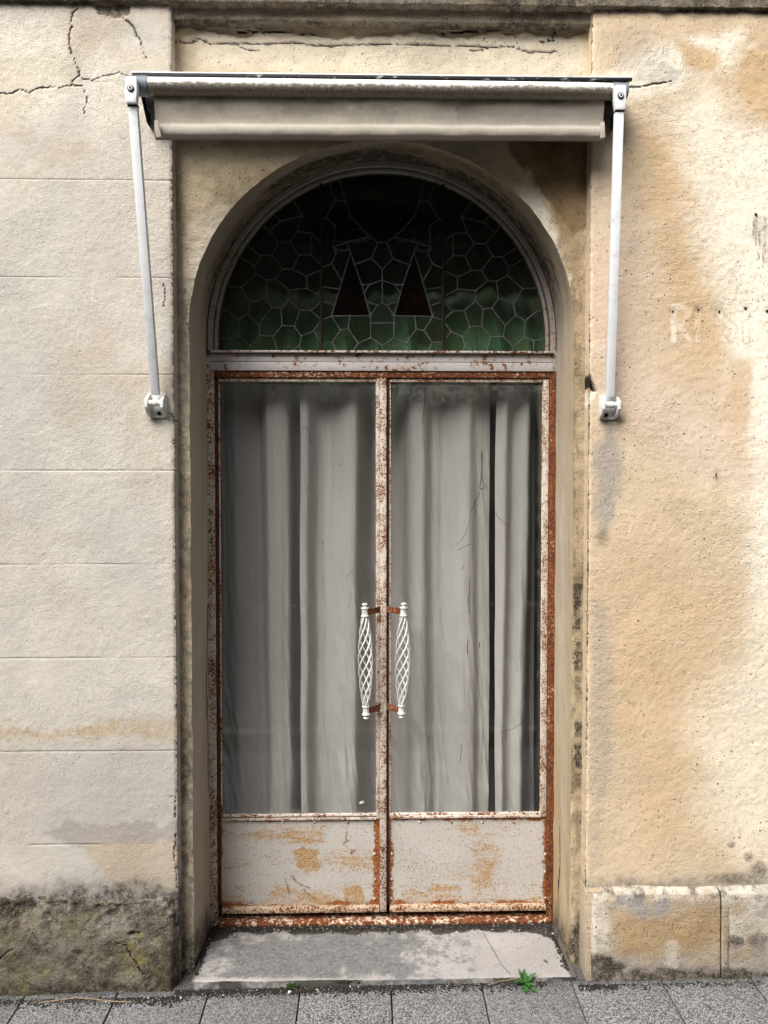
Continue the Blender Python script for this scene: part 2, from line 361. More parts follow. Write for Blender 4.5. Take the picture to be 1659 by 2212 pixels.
def curtain_mat(name, col):
    n = Nodes(name)
    c = n.mix(n.ramp(n.noise(5, 4, 0.6, vec=n.vec((2, 1, 0.4))), 0.35, 0.7), col, tuple(x * 0.85 for x in col))
    wv = n.noise(26, 5, 0.6, vec=n.vec((1.6, 1, 0.35)), dist=0.4)
    return n.done(c, 0.9, n.bump(wv, 0.7, 0.006), spec=0.1)
M['curtain'] = curtain_mat('grey_cotton_curtain', (0.46, 0.437, 0.418))
M['curtain_top'] = curtain_mat('pale_fanlight_curtain', (0.55, 0.56, 0.50))
M['dark_room'] = simple('unlit_room_wall', (0.06, 0.055, 0.05), 0.9)

def glass(name, tint, dust=0.0, refl=1.0, texture=0.0, grey=(0.35, 0.34, 0.32)):
    n = Nodes(name); t = n.t
    tr = n.new('ShaderNodeBsdfTransparent'); n.set(tr.inputs[0], tint)
    gl = n.new('ShaderNodeBsdfGlossy'); gl.inputs['Roughness'].default_value = 0.02 if not texture else 0.10
    dt = n.new('ShaderNodeVectorMath'); dt.operation = 'DOT_PRODUCT'; t.links.new(n.geo.outputs['Normal'], dt.inputs[0]); t.links.new(n.geo.outputs['Incoming'], dt.inputs[1])
    gz = n.math('SUBTRACT', 1.0, n.math('ABSOLUTE', dt.outputs['Value']))
    fac = n.math('MULTIPLY', n.math('ADD', n.mul(n.math('POWER', gz, 5.0), 0.92), 0.075), refl, True)
    mx = n.new('ShaderNodeMixShader'); t.links.new(fac, mx.inputs[0]); t.links.new(tr.outputs[0], mx.inputs[1]); t.links.new(gl.outputs[0], mx.inputs[2])
    if texture: t.links.new(n.bump(n.noise(38, 4, 0.6), 0.5, texture), gl.inputs['Normal'])
    df = n.new('ShaderNodeBsdfDiffuse'); n.set(df.inputs[0], grey)
    film = n.ramp(n.noise(3.2, 5, 0.65), 0.40, 0.75, 0.35, 1.0)
    sp = n.ramp(n.noise(160, 4, 0.75), 0.63, 0.70, 0.0, 0.5)
    cov = n.math('ADD', n.mul(film, dust), n.mul(sp, dust * 1.6), True)
    cov = n.math('ADD', cov, n.mul(n.attr('dust'), n.ramp(n.noise(70, 6, 0.75), 0.36, 0.66, 0.15, 1.0)), True)
    m2 = n.new('ShaderNodeMixShader'); t.links.new(cov, m2.inputs[0]); t.links.new(mx.outputs[0], m2.inputs[1]); t.links.new(df.outputs[0], m2.inputs[2])
    t.links.new(m2.outputs[0], n.out.inputs[0]); t.nodes.remove(n.bs); return n.m
M['glass'] = glass('dusty_door_glass', (0.86, 0.87, 0.86), 0.05)
M['glass_green'] = glass('green_cathedral_glass', (0.34, 0.50, 0.37), 0.035, 0.7, 0.002, (0.16, 0.20, 0.16))
M['glass_green_c'] = glass('deep_green_cathedral_glass', (0.25, 0.40, 0.29), 0.03, 0.7, 0.002, (0.15, 0.19, 0.16))
M['glass_green_d'] = glass('pale_green_cathedral_glass', (0.41, 0.56, 0.43), 0.05, 0.7, 0.002, (0.18, 0.22, 0.18))
M['glass_green_b'] = glass('olive_cathedral_glass', (0.36, 0.49, 0.33), 0.035, 0.7, 0.002, (0.17, 0.19, 0.14))
M['glass_red'] = glass('dark_red_glass', (0.075, 0.018, 0.016), 0.03, 0.6, 0.002, (0.10, 0.04, 0.04))

def tile_mat():
    n = Nodes('grey_exposed_aggregate_tile')
    v = n.voro(300, out='Color', vec=n.vec((1, 1, 1)))
    sp = n.new('ShaderNodeSeparateColor'); n.t.links.new(v, sp.inputs[0])
    d = n.voro(300, out='Distance')
    c = n.mix(n.ramp(sp.outputs[0], 0.10, 0.95), (0.022, 0.022, 0.023), (0.36, 0.36, 0.36))
    c = n.mix(n.ramp(sp.outputs[1], 0.90, 0.97, 0.0, 0.8), c, (0.42, 0.42, 0.41))
    c = n.mix(n.ramp(d, 0.40, 0.75, 0.0, 0.7), c, (0.06, 0.06, 0.06))
    oi = n.new('ShaderNodeObjectInfo')
    c = n.mix(n.ramp(n.noise(4, 5, 0.6), 0.3, 0.7, 0.0, 0.25), c, (0.21, 0.21, 0.215))
    c = n.mix(n.ramp(oi.outputs['Random'], 0, 1, 0.0, 0.30), c, (0.12, 0.12, 0.125))
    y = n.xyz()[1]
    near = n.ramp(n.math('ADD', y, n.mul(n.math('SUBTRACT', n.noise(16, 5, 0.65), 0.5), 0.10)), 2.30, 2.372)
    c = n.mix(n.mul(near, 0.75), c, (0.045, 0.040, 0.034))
    return n.done(c, 0.85, n.bump(n.ramp(d, 0.05, 0.6, 1, 0), 0.8, 0.0016), spec=0.25)
M['tile'] = tile_mat()
def slab_mat():
    n = Nodes('worn_pinkish_limestone')
    g = n.attr('wear')
    a = n.noise(24, 7, 0.72); b = n.noise(90, 5, 0.75)
    wm = n.ramp(n.math('ADD', g, n.math('ADD', n.mul(n.math('SUBTRACT', a, 0.5), 2.6), n.mul(n.math('SUBTRACT', b, 0.5), 1.8))), 0.22, 0.80)
    c = n.mix(n.ramp(n.noise(5, 4, 0.6), 0.35, 0.65), (0.335, 0.315, 0.305), (0.285, 0.265, 0.255))
    c = n.mix(n.mul(wm, 0.92), c, n.mix(n.ramp(b, 0.35, 0.65), (0.070, 0.070, 0.070), (0.175, 0.172, 0.172)))
    c = n.mix(n.ramp(n.noise(70, 5, 0.75, vec=n.vec((1, 1, 1), (7, 2, 2))), 0.60, 0.68, 0.0, 0.8), c, (0.10, 0.09, 0.08))
    c = n.mix(n.ramp(n.noise(280, 3, 0.75), 0.34, 0.50, 0.45, 0.0), c, (0.12, 0.115, 0.11))
    c = n.mix(n.attr('grime'), c, (0.045, 0.04, 0.034))
    return n.done(c, 0.8, n.bump(n.math('ADD', n.mul(wm, -0.5), b), 0.6, 0.0018), spec=0.25)
M['slab'] = slab_mat()
M['soil'] = simple('dark_gritty_soil', (0.030, 0.025, 0.020), 0.95, 0.6, 300, 0.002)
M['asphalt'] = simple('asphalt', (0.055, 0.055, 0.055), 0.9, 0.3, 90, 0.002)
M['kerb'] = simple('grey_kerb_stone', (0.24, 0.24, 0.235), 0.85, 0.3, 40, 0.001)
M['house'] = simple('dull_ochre_house_plaster', (0.17, 0.145, 0.115), 0.95, 0.25, 2, 0.0)
M['shutter'] = simple('dark_green_shutter', (0.03, 0.045, 0.035), 0.7)
M['roof'] = simple('terracotta_roof', (0.16, 0.075, 0.05), 0.9, 0.4, 12)
M['pebble'] = simple('pale_pebble', (0.55, 0.53, 0.50), 0.8, 0.3, 200)
M['grit'] = simple('mixed_grit', (0.22, 0.20, 0.175), 0.9, 0.8, 160)
def leaf_mat(name, a, b):
    n = Nodes(name)
    return n.done(n.mix(n.ramp(n.noise(90, 4, 0.6), 0.35, 0.65), a, b), 0.5, n.bump(n.noise(120, 3, 0.5), 0.4, 0.001), spec=0.35)
M['leaf'] = leaf_mat('fresh_weed_leaf', (0.042, 0.130, 0.026), (0.020, 0.072, 0.016))
M['moss_leaf'] = leaf_mat('moss_blade', (0.075, 0.13, 0.025), (0.05, 0.085, 0.02))
M['dry'] = simple('dry_straw_stem', (0.30, 0.21, 0.13), 0.8, 0.3, 80)
M['dry_leaf'] = simple('dead_grey_leaf', (0.13, 0.125, 0.11), 0.8, 0.3, 200)
M['web'] = simple('sooty_cobweb', (0.018, 0.018, 0.018), 0.95)
M['spider'] = simple('brown_spider', (0.035, 0.025, 0.02), 0.7)

# ------------------------------------------------------------------ planes of the facade
YD, YP, YW = 2.66, 2.427, 2.379           # door frame, niche wall, pier faces
XL, XR = -0.598, 0.681                    # pier edges
AXL, AXR = -0.561, 0.646                  # door opening at the niche wall
ACX, ARZ = 0.0455, 2.070                  # arch centre
FR = 0.598                                # arch frame radius
TOP = 3.03
def ground_z(X, Y): return 0.004 + 0.012 * (X - 0.05) + 0.037 * (Y - 2.36)

# ------------------------------------------------------------------ the street
ground = MB().box(-60, 60, -60, 3.2, -0.9, -0.30).build('ground', M['asphalt']); tag(ground, kind='structure')
road = MB().box(-30, 30, -3.6, -0.05, -0.28, -0.205).build('road', M['asphalt']); tag(road, kind='structure')
TS, JX, JY = 0.2815, 0.067, 2.355
pave = sheet('pavement', np.linspace(-4.5, 4.5, 10), np.linspace(0.25, 3.0, 6),
             lambda u, v: (u, v, ground_z(u, v) - 0.012, None), M['soil']); tag(pave, kind='structure')
tb = MB(); g = 0.0022
tb.box(-TS / 2 + g, TS / 2 - g, -TS / 2 + g, TS / 2 - g, -0.03, 0.0, 0.0022)
tile_me = tb.mesh('pavement_tile'); tile_me.materials.append(M['tile'])
rnd = random.Random(3)
for j in range(-6, 1):
    for i in range(-8, 9):
        cx, cy = JX + TS * (i + 0.5), JY + TS * (j + 0.5)
        if j == 0 and False: continue
        o = put('pavement_tile', tile_me, None, pave)
        o.location = (cx, cy, ground_z(cx, cy) + rnd.uniform(-0.0012, 0.0012))
        o.rotation_euler = (0.037 + rnd.uniform(-.004, .004), -0.012 + rnd.uniform(-.004, .004), rnd.uniform(-.003, .003))
kerb = MB()
for k in range(-5, 5): kerb.box(k * 0.9, k * 0.9 + 0.895, 0.10, 0.245, -0.25, -0.085, 0.01)
kerb = kerb.build('kerb', M['kerb']); tag(kerb, kind='structure')

# house across the street, seen only as the dark reflection in the panes
hb = thing('town_house', (0, -5.2, -0.3), 'plain dark plaster house across the street, mirrored faintly in the door glass', 'house')
MB().box(-14, 14, -8.2, -5.2, -0.3, 5.7).build('wall', M['house'], hb)
MB().prism([(-14.6, 0), (14.6, 0), (14.6, 0.25), (-14.6, 0.25)], 3.8, Matrix.Translation((0, -8.5, 5.72)), 0.02).build('roof', M['roof'], hb)
for fx in range(-4, 5):
    for fz in (0.7, 3.4):
        MB().box(fx * 2.9 - 0.5, fx * 2.9 + 0.5, -5.18, -5.11, fz, fz + 1.8, 0.01).build('window_shutter', M['shutter'], hb)

# ------------------------------------------------------------------ the building facade
fac = thing('stuccoed_building', (0, YW, 0), 'old stuccoed building front with cream and ochre plaster, sooty cornice and arched niche', 'building')

def zz(vals): return np.array(sorted(set(round(float(v), 5) for v in vals)))
STEP = 0.0036
COURSES = [0.152, 0.445, 0.737, 1.028, 1.318, 1.606, 1.899, 2.193, 2.487, 2.780]

def left_px(lst, s, ox=0, oy=0): return [((ox + x / s) / 1.507, (oy + y / s) / 1.507) for x, y in lst]

cracks_left = [
 (left_px([(560,60),(520,95),(512,150),(515,200),(495,255),(500,340),(515,385),(540,440),(565,505),(570,545)], 2.2117), 1.3),
 (left_px([(520,92),(516,130)], 2.2117), 2.4), (left_px([(500,345),(514,382)], 2.2117), 2.0),
 (left_px([(870,120),(905,145),(965,195),(985,260),(1015,300),(1035,370),(1050,415)], 2.2117), 1.1),
 (left_px([(905,145),(965,195),(980,225)], 2.2117), 1.8),
 (left_px([(-60,660),(0,668),(60,675),(130,650),(155,642),(210,668),(250,645),(290,632),(350,628),(380,625),(440,628),(510,612),(590,617)], 2.2117), 1.5),
 (left_px([(565,505),(572,545),(520,580),(512,602)], 2.2117), 1.8),
 (left_px([(570,545),(600,570),(670,572),(750,545),(860,525),(920,550)], 2.2117), 0.8),
 (left_px([(590,617),(610,660),(628,690),(620,760),(602,790),(605,835)], 2.2117), 0.6),
 (left_px([(1185,40),(1190,80),(1175,150),(1175,210),(1190,270),(1195,400)], 2.074, 0, 2700), 1.0),
 (left_px([(1180,35),(1190,60)], 2.074, 0, 2700), 2.0),
 (left_px([(120,1220),(205,1235),(190,1400),(200,1560),(165,1680)], 6.37, 540, 2400), 0.8),
 (left_px([(1240,1180),(1300,1240),(1350,1340),(1400,1400)], 8.295, 400, 1200), 0.7),
 ([(1180/3.333,2040/3.333),(358,640),(354,662)], 0.6),
]
holes_right = left_px([(105,985),(330,970),(515,985),(748,955),(940,980),(840,130)], 2.70, 2150, 650)

def pier(side):
    xe = XL if side < 0 else XR
    # columns: fine in the part near the camera axis, coarse beyond; then round the corner into the niche
    if side < 0: fr = np.concatenate([np.linspace(-3.2, -1.26, 28)[:-1], np.arange(-1.26, xe - 0.004, STEP), [xe - 0.0025, xe]])
    else: fr = np.concatenate([[xe, xe + 0.0025], np.arange(xe + 0.004, 1.30, STEP), np.linspace(1.302, 3.2, 28)])
    dep = np.linspace(0.003, YP - YW + 0.012, 14)
    def fn(u, v):
        s = -side * (u - xe)                     # >0: depth into the niche
        d = np.maximum(s, 0); face = s <= 0
        X = np.where(face, u, xe); Y = YW + d; Z = v + 0 * u
        px, py = measure(X, YW + 0 * X, Z)
        e = np.abs(u - xe)
        n1 = fbm(X * 34, Z * 34, 4, 1); n2 = fbm(X * 9, Z * 9, 3, 2); n3 = fbm(X * 2.2, Z * 2.2, 3, 3)
        n4 = fbm(X * 78, Z * 78, 4, 8)
        h = (n1 - .5) * (0.0006 if side < 0 else 0.0011) + (n4 - .5) * (0.0011 if side < 0 else 0.0017) + (n2 - .5) * 0.0026 + (n3 - .5) * 0.006
        A = {}
        if side < 0:
            groove = np.zeros_like(Z)
            for c in COURSES:
                wv = c + (fbm(X * 6 + c * 7, X * 0 + c, 2, 4) - .5) * 0.004
                on = sstep(0.25, 0.45, fbm(X * 5 + c * 31, X * 0 + c * 13, 2, 6))
                if c > 2.7: on = on * sstep(-0.95, -0.60, X) * 0.6
                groove = np.maximum(groove, sstep(0.0030, 0.0005, np.abs(Z - wv)) * (0.10 + 0.90 * on))
            h = h + groove * 0.0010
            cr = groove * 0.20
            for k, (pts, wd) in enumerate(cracks_left):
                m = stroke(px, py, pts, wd * 0.58, 1.8, k); cr = np.maximum(cr, m); h = h + m * 0.002
            ochre = 0.8 * stroke(px, py, [(-80, 1592), (60, 1582), (120, 1590), (180, 1580), (250, 1568), (300, 1580), (340, 1588), (372, 1580), (386, 1545)], 11, 9, 3) * sstep(.15, .40, fbm(px * .02, py * .05, 3, 47))
            ochre = np.maximum(ochre, 0.55 * region(px, py, [(-80, 1560), (380, 1545), (386, 1600), (-80, 1608)], 20, 14, 46) * sstep(.4, .65, fbm(px * .012, py * .03, 3, 48)))
            ochre = np.maximum(ochre, 0.62 * region(px, py, [(160, 1800), (280, 1790), (390, 1800), (390, 1930), (250, 1930), (200, 1870)], 14, 18, 4))
            ochre = np.maximum(ochre, 0.35 * region(px, py, [(368, 500), (390, 500), (390, 1750), (376, 1750)], 10, 8, 5))
            ochre = np.maximum(ochre, 0.35 * blob(px, py, 190, 75, 60, 45, .6, 6))
            ochre = np.maximum(ochre, 0.30 * sstep(0.56, 0.70, fbm(px * .006, py * .006, 4, 31)) * sstep(1700, 500, py))
            pale = 0.85 * region(px, py, [(-100, 70), (150, 60), (160, 180), (120, 260), (-100, 250)], 40, 30, 7)
            pale = np.maximum(pale, 0.6 * region(px, py, [(160, 90), (360, 110), (368, 260), (200, 280), (170, 180)], 40, 30, 8))
            grey = 0.22 * sstep(900, 1900, py) + 0.30 * region(px, py, [(-100, 1600), (386, 1610), (386, 1780), (-100, 1830)], 30, 20, 9) * (1 - ochre)
            grey = grey + 0.62 * region(px, py, [(95, 1800), (140, 1775), (200, 1785), (260, 1772), (330, 1785), (386, 1775), (386, 1812), (150, 1830)], 7, 14, 10, .04) + 0.4 * sstep(1870, 1935, py + (fbm(px * .02, py * .02, 3, 13) - .5) * 60)
            grime = 0.7 * sstep(22, 2, py + (fbm(px * .03, py * .01, 3, 14) - .5) * 26) + 0.55 * blob(px, py, 245, 26, 26, 12, .4, 11)
            grime = np.maximum(grime, 0.75 * sstep(1895, 1940, py + (fbm(px * .03, py * .03, 4, 15) - .5) * 60))
            grime = np.maximum(grime, 0.35 * blob(px, py, 337, 905, 20, 12, .6, 16))
            fell = region(px, py, [(200, 8), (280, 8), (276, 30), (258, 38), (232, 34), (212, 28)], 2, 7, 17, .06); h = h + fell * 0.006; ochre = np.maximum(ochre, 0.8 * fell); grey = np.maximum(grey, 0.5 * fell); grime = np.maximum(grime, 0.4 * fell)
            A = dict(pale=pale, ochre=ochre, grey=grey, grime=grime, crack=cr, pink=0.12 * sstep(.5, .7, fbm(px * .004, py * .004, 3, 41)))
        else:
            pal = region(px, py, [(1430, 250), (1520, 190), (1720, 330), (1740, 2000), (1640, 1900), (1560, 1800), (1500, 1720), (1490, 1620), (1455, 1560), (1500, 1500), (1580, 1420),
                                  (1605, 1250), (1622, 1100), (1625, 1000), (1600, 900), (1570, 800), (1555, 700), (1520, 600), (1490, 480), (1440, 380)], 52, 44, 20, .012) * (1 - 0.35 * sstep(1150, 1400, py)) * (0.72 + 0.28 * sstep(1480, 1640, px + (fbm(px * .01, py * .01, 3, 49) - .5) * 120))
            pal = np.maximum(pal, 0.9 * region(px, py, [(1278, 165), (1400, 120), (1420, 95), (1600, 60), (1640, 110), (1560, 160), (1450, 190), (1380, 215), (1285, 190)], 22, 22, 21))
            ochre = 0.75 * region(px, py, [(1390, 290), (1455, 300), (1480, 520), (1530, 620), (1560, 720), (1545, 800), (1480, 760), (1430, 600), (1400, 420)], 50, 34, 22)
            ochre = np.maximum(ochre, 0.9 * region(px, py, [(1590, 110), (1720, 60), (1720, 280), (1640, 260), (1590, 170)], 26, 26, 23))
            ochre = np.maximum(ochre, 0.8 * region(px, py, [(1465, 90), (1560, 125), (1545, 165), (1480, 140)], 12, 14, 24))
            ochre = np.maximum(ochre, 0.50 * region(px, py, [(1330, 1150), (1560, 1300), (1560, 1420), (1450, 1600), (1480, 1780), (1380, 1850), (1320, 1500)], 80, 50, 25))
            ochre = np.maximum(ochre, 0.55 * region(px, py, [(1580, 780), (1622, 780), (1610, 1000), (1570, 1010)], 14, 10, 26))
            ochre = np.maximum(ochre, 0.5 * blob(px, py, 1415, 798, 22, 12, .5, 27)) ; ochre = np.maximum(ochre, 0.4 * blob(px, py, 1395, 850, 18, 10, .5, 28))
            pal = pal * (1 - np.clip(ochre, 0, .9))
            grey = 0.75 * region(px, py, [(1285, 880), (1330, 880), (1345, 1010), (1330, 1120), (1290, 1180), (1283, 1000)], 16, 16, 29) * sstep(0.30, 0.55, fbm(px * .02, py * .008, 4, 33))
            grey = np.maximum(grey, 0.35 * region(px, py, [(1300, 70), (1400, 65), (1440, 130), (1420, 180), (1310, 150)], 26, 20, 30))
            grey = np.maximum(grey, 0.45 * blob(px, py, 1430, 160, 34, 26, .35, 31)); grey = np.maximum(grey, 0.35 * region(px, py, [(1270, 195), (1345, 195), (1360, 280), (1300, 420), (1270, 500)], 30, 20, 32))
            grey = np.maximum(grey, 0.4 * region(px, py, [(1280, 1300), (1312, 1320), (1325, 1500), (1315, 1700), (1280, 1900)], 16, 14, 34))
            grey = np.maximum(grey, 0.45 * sstep(1865, 1915, py + (fbm(px * .02, py * .02, 3, 35) - .5) * 50))
            grime = 0.0 * px
            for cx, cy, rx, ry in ((1640, 1885, 20, 18), (1600, 1900, 60, 12), (1580, 1825, 8, 6), (1618, 1850, 10, 10), (1645, 1905, 25, 16)):
                grime = np.maximum(grime, 0.55 * blob(px, py, cx, cy, rx, ry, .5, int(cx)))
            grime = np.maximum(grime, 0.95 * sstep(40, 14, py + (fbm(px * .02, py * .02, 3, 36) - .5) * 26))
            grime = np.maximum(grime, 0.5 * blob(px, py, 1325, 908, 26, 14, .6, 37)); grime = np.maximum(grime, 0.4 * blob(px, py, 1303, 1160, 14, 20, .6, 38))
            grime = np.maximum(grime, 0.4 * sstep(1890, 1918, py + (fbm(px * .05, py * .05, 3, 39) - .5) * 40))
            for hx, hy in holes_right[:5]:
                grime = np.maximum(grime, 0.35 * blob(px, py, hx, hy - 4, 8, 6, .6, int(hx)))
            grime = np.maximum(grime, 0.25 * region(px, py, [(1626, 470), (1660, 470), (1664, 590), (1650, 560), (1640, 520), (1630, 520)], 8, 14, 40))
            for k, (x0, y0, y1) in enumerate(((1628, 470, 510), (1634, 470, 528), (1640, 500, 560), (1652, 470, 575), (1648, 540, 585))): grime = np.maximum(grime, 0.6 * stroke(px, py, [(x0, y0), (x0 + 1, (y0 + y1) / 2), (x0 - 1, y1)], 1.6, 1.6, 300 + k))
            cr = stroke(px, py, left_px([(40,476),(70,480),(110,487),(170,478),(210,465),(250,465),(320,450)], 1.702, 2000, 0), 1.4, 1.2, 41)
            hole = region(px, py, left_px([(1040,1030),(1090,1180),(1135,1300),(1080,1290),(1050,1240),(990,1300),(990,1180)], 4.737, 1700, 1000), 1.5, 1.5, 42, .1)
            cr = np.maximum(cr, hole); h = h + hole * 0.014 + cr * 0.003
            pal = np.maximum(pal, 0.9 * region(px, py, left_px([(985,1310),(1130,1290),(1130,1400),(1070,1440),(1035,1560),(1000,1430)], 4.737, 1700, 1000), 2, 2, 43, .1))
            # ghosts of the lost letters R I S T
            let = [[(1455, 735), (1455, 664), (1478, 664), (1488, 676), (1478, 694), (1458, 696), (1470, 702), (1490, 735)],
                   [(1507.8, 676), (1508, 735)], [(1580, 668), (1560, 664), (1552, 676), (1566, 694), (1584, 708), (1588, 724), (1576, 735), (1560, 733)],
                   [(1596, 664), (1628, 664)], [(1612, 668), (1612, 735)]]
            gl = 0 * px; halo = 0 * px
            for k, L in enumerate(let):
                halo = np.maximum(halo, sstep(11, 8.5, polydist(px, py, L, False)) * sstep(.40, .6, fbm(px * .06, py * .06, 3, 64 + k)))
                gl = np.maximum(gl, sstep(7.5, 5.0, polydist(px, py, L, False) + (fbm(px * .05, py * .05, 3, 60 + k) - .5) * 6))
            halo = halo * (1 - gl); pal = np.maximum(pal * (1 - .6 * halo), 0.8 * gl); h = h - 0.0004 * gl
            grey = np.maximum(grey, 0.22 * halo)
            pink = 0.8 * region(px, py, [(1275, 500), (1330, 420), (1380, 480), (1400, 700), (1420, 800), (1500, 860), (1600, 900), (1600, 1060), (1440, 1000), (1340, 900), (1280, 860)], 70, 50, 44)
            A = dict(pale=pal, ochre=ochre, grey=grey, grime=grime, crack=cr, pink=pink * (1 - pal))
        chip = (fbm(Z * 46, Z * 0 + side, 4, 5)) ** 2 * 0.008 * np.exp(-(e / 0.006) ** 2)
        rr = 0.0035 * np.exp(-(e / 0.003) ** 2)
        Y = Y + np.where(face, h + chip + rr, 0)
        X = X + side * (-0.0) + np.where(face, 0, side * (chip + rr + (n1 - .5) * 0.002))
        return X, Y, Z, attrs(u.shape, **A)
    U = np.concatenate([fr, xe + dep]) if side < 0 else np.concatenate([xe - dep[::-1], fr])
    return U, fn

pl = sheet  # alias
left_root = None
U, fn = pier(-1)
edges_z = [-0.05] + COURSES[0:] + [TOP + 0.02]
# the plaster bands between the scored lines are pieces of the pier
Zall = [np.unique(np.concatenate([np.arange(a, b, STEP), [b]])) for a, b in zip(edges_z, edges_z[1:])]
pier_left = MB().box(-3.2, XL - 0.03, YW + 0.06, YW + 0.30, -0.3, TOP + 0.5).build('wall', M['dark_room'], fac)
pier_left['label'] = 'cream plaster wall scored into courses'
for band in Zall:
    sheet('plaster_course', U, band, fn, M['wall_pale'], pier_left)
U, fn = pier(1)
pr = sheet('wall', U, np.arange(-0.05, TOP + 0.02, STEP), fn, M['wall_ochre'], fac); pr['label'] = 'ochre stained plaster wall with ghost letters'
# bolts that held the lost sign letters
bolt_me = None
for k, (hx, hy) in enumerate(holes_right):
    x, z = at(hx, hy, YW)
    b = MB(); Mx = Matrix.Translation((x, YW + 0.004, z)) @ Matrix.Rotation(R(90), 4, 'X')
    b.lathe([(0.0046, 0), (0.0046, 0.004), (0.0028, 0.004), (0.0028, 0.007)], Mx, 12)
    b.build('sign_bolt', M['screw'], pr)

# ---- niche wall with the arched opening
def arch_path(n_j=330, n_a=420):
    """inner edge of the niche wall: up the left side, over the arch, down the right side"""
    zs = ARZ - 0.01
    zl = np.linspace(-0.05, zs, n_j)
    th = np.linspace(math.pi, 0, n_a)[1:-1]
    cx = (AXL + AXR) / 2; hw = (AXR - AXL) / 2
    xin = np.concatenate([np.full(n_j, AXL), cx + hw * np.cos(th), np.full(n_j, AXR)])
    zin = np.concatenate([zl, zs + 0.575 * np.sin(th), zl[::-1]])
    fcx, fr = ACX, FR + 0.004
    xo = np.concatenate([np.full(n_j, fcx - fr), fcx + fr * np.cos(th), np.full(n_j, fcx + fr)])
    zo = np.concatenate([zl, ARZ + fr * np.sin(th), zl[::-1]])
    # outer rectangle
    x0, x1, zt = XL - 0.012, XR + 0.012, 2.985
    t = np.linspace(0, 1, n_a)[1:-1]
    W, H = x1 - x0, zt - zs; tot = 2 * H + W
    q = t * tot
    rx = np.where(q < H, x0, np.where(q < H + W, x0 + q - H, x1)); rz = np.where(q < H, zs + q, np.where(q < H + W, zt, zt - (q - H - W)))
    xr = np.concatenate([np.full(n_j, x0), rx, np.full(n_j, x1)]); zr = np.concatenate([zl, rz, zl[::-1]])
    return xin, zin, xo, zo, xr, zr
xin, zin, xfr, zfr, xrc, zrc = arch_path()
NP_ = len(xin)
rough_edge = (fbm(np.arange(NP_) * 0.11, np.zeros(NP_), 4, 70) - 0.5) * 0.006
pcx = [((500 + x / .68) / 1.507, (y / .68) / 1.507) for x, y in [(38,92),(60,92),(75,95),(100,85),(108,88),(125,97),(160,95),(250,97),(300,93),(350,98),(400,100),(440,98),(500,97),(560,96),(590,98),(640,100),(690,100),(750,104),(790,101),(815,110),(830,115),(890,112)]]
pc2 = [[((500 + x / .68) / 1.507, (y / .68) / 1.507) for x, y in L] for L in ([(185,98),(205,110),(230,111)], [(385,104),(405,100)], [(185,70),(205,68),(240,71),(290,68)], [(640,72),(700,68),(760,66)], [(892,70),(880,78),(884,88),(855,92)], [(700,112),(740,108)], [(325,76),(345,78),(358,74)])]
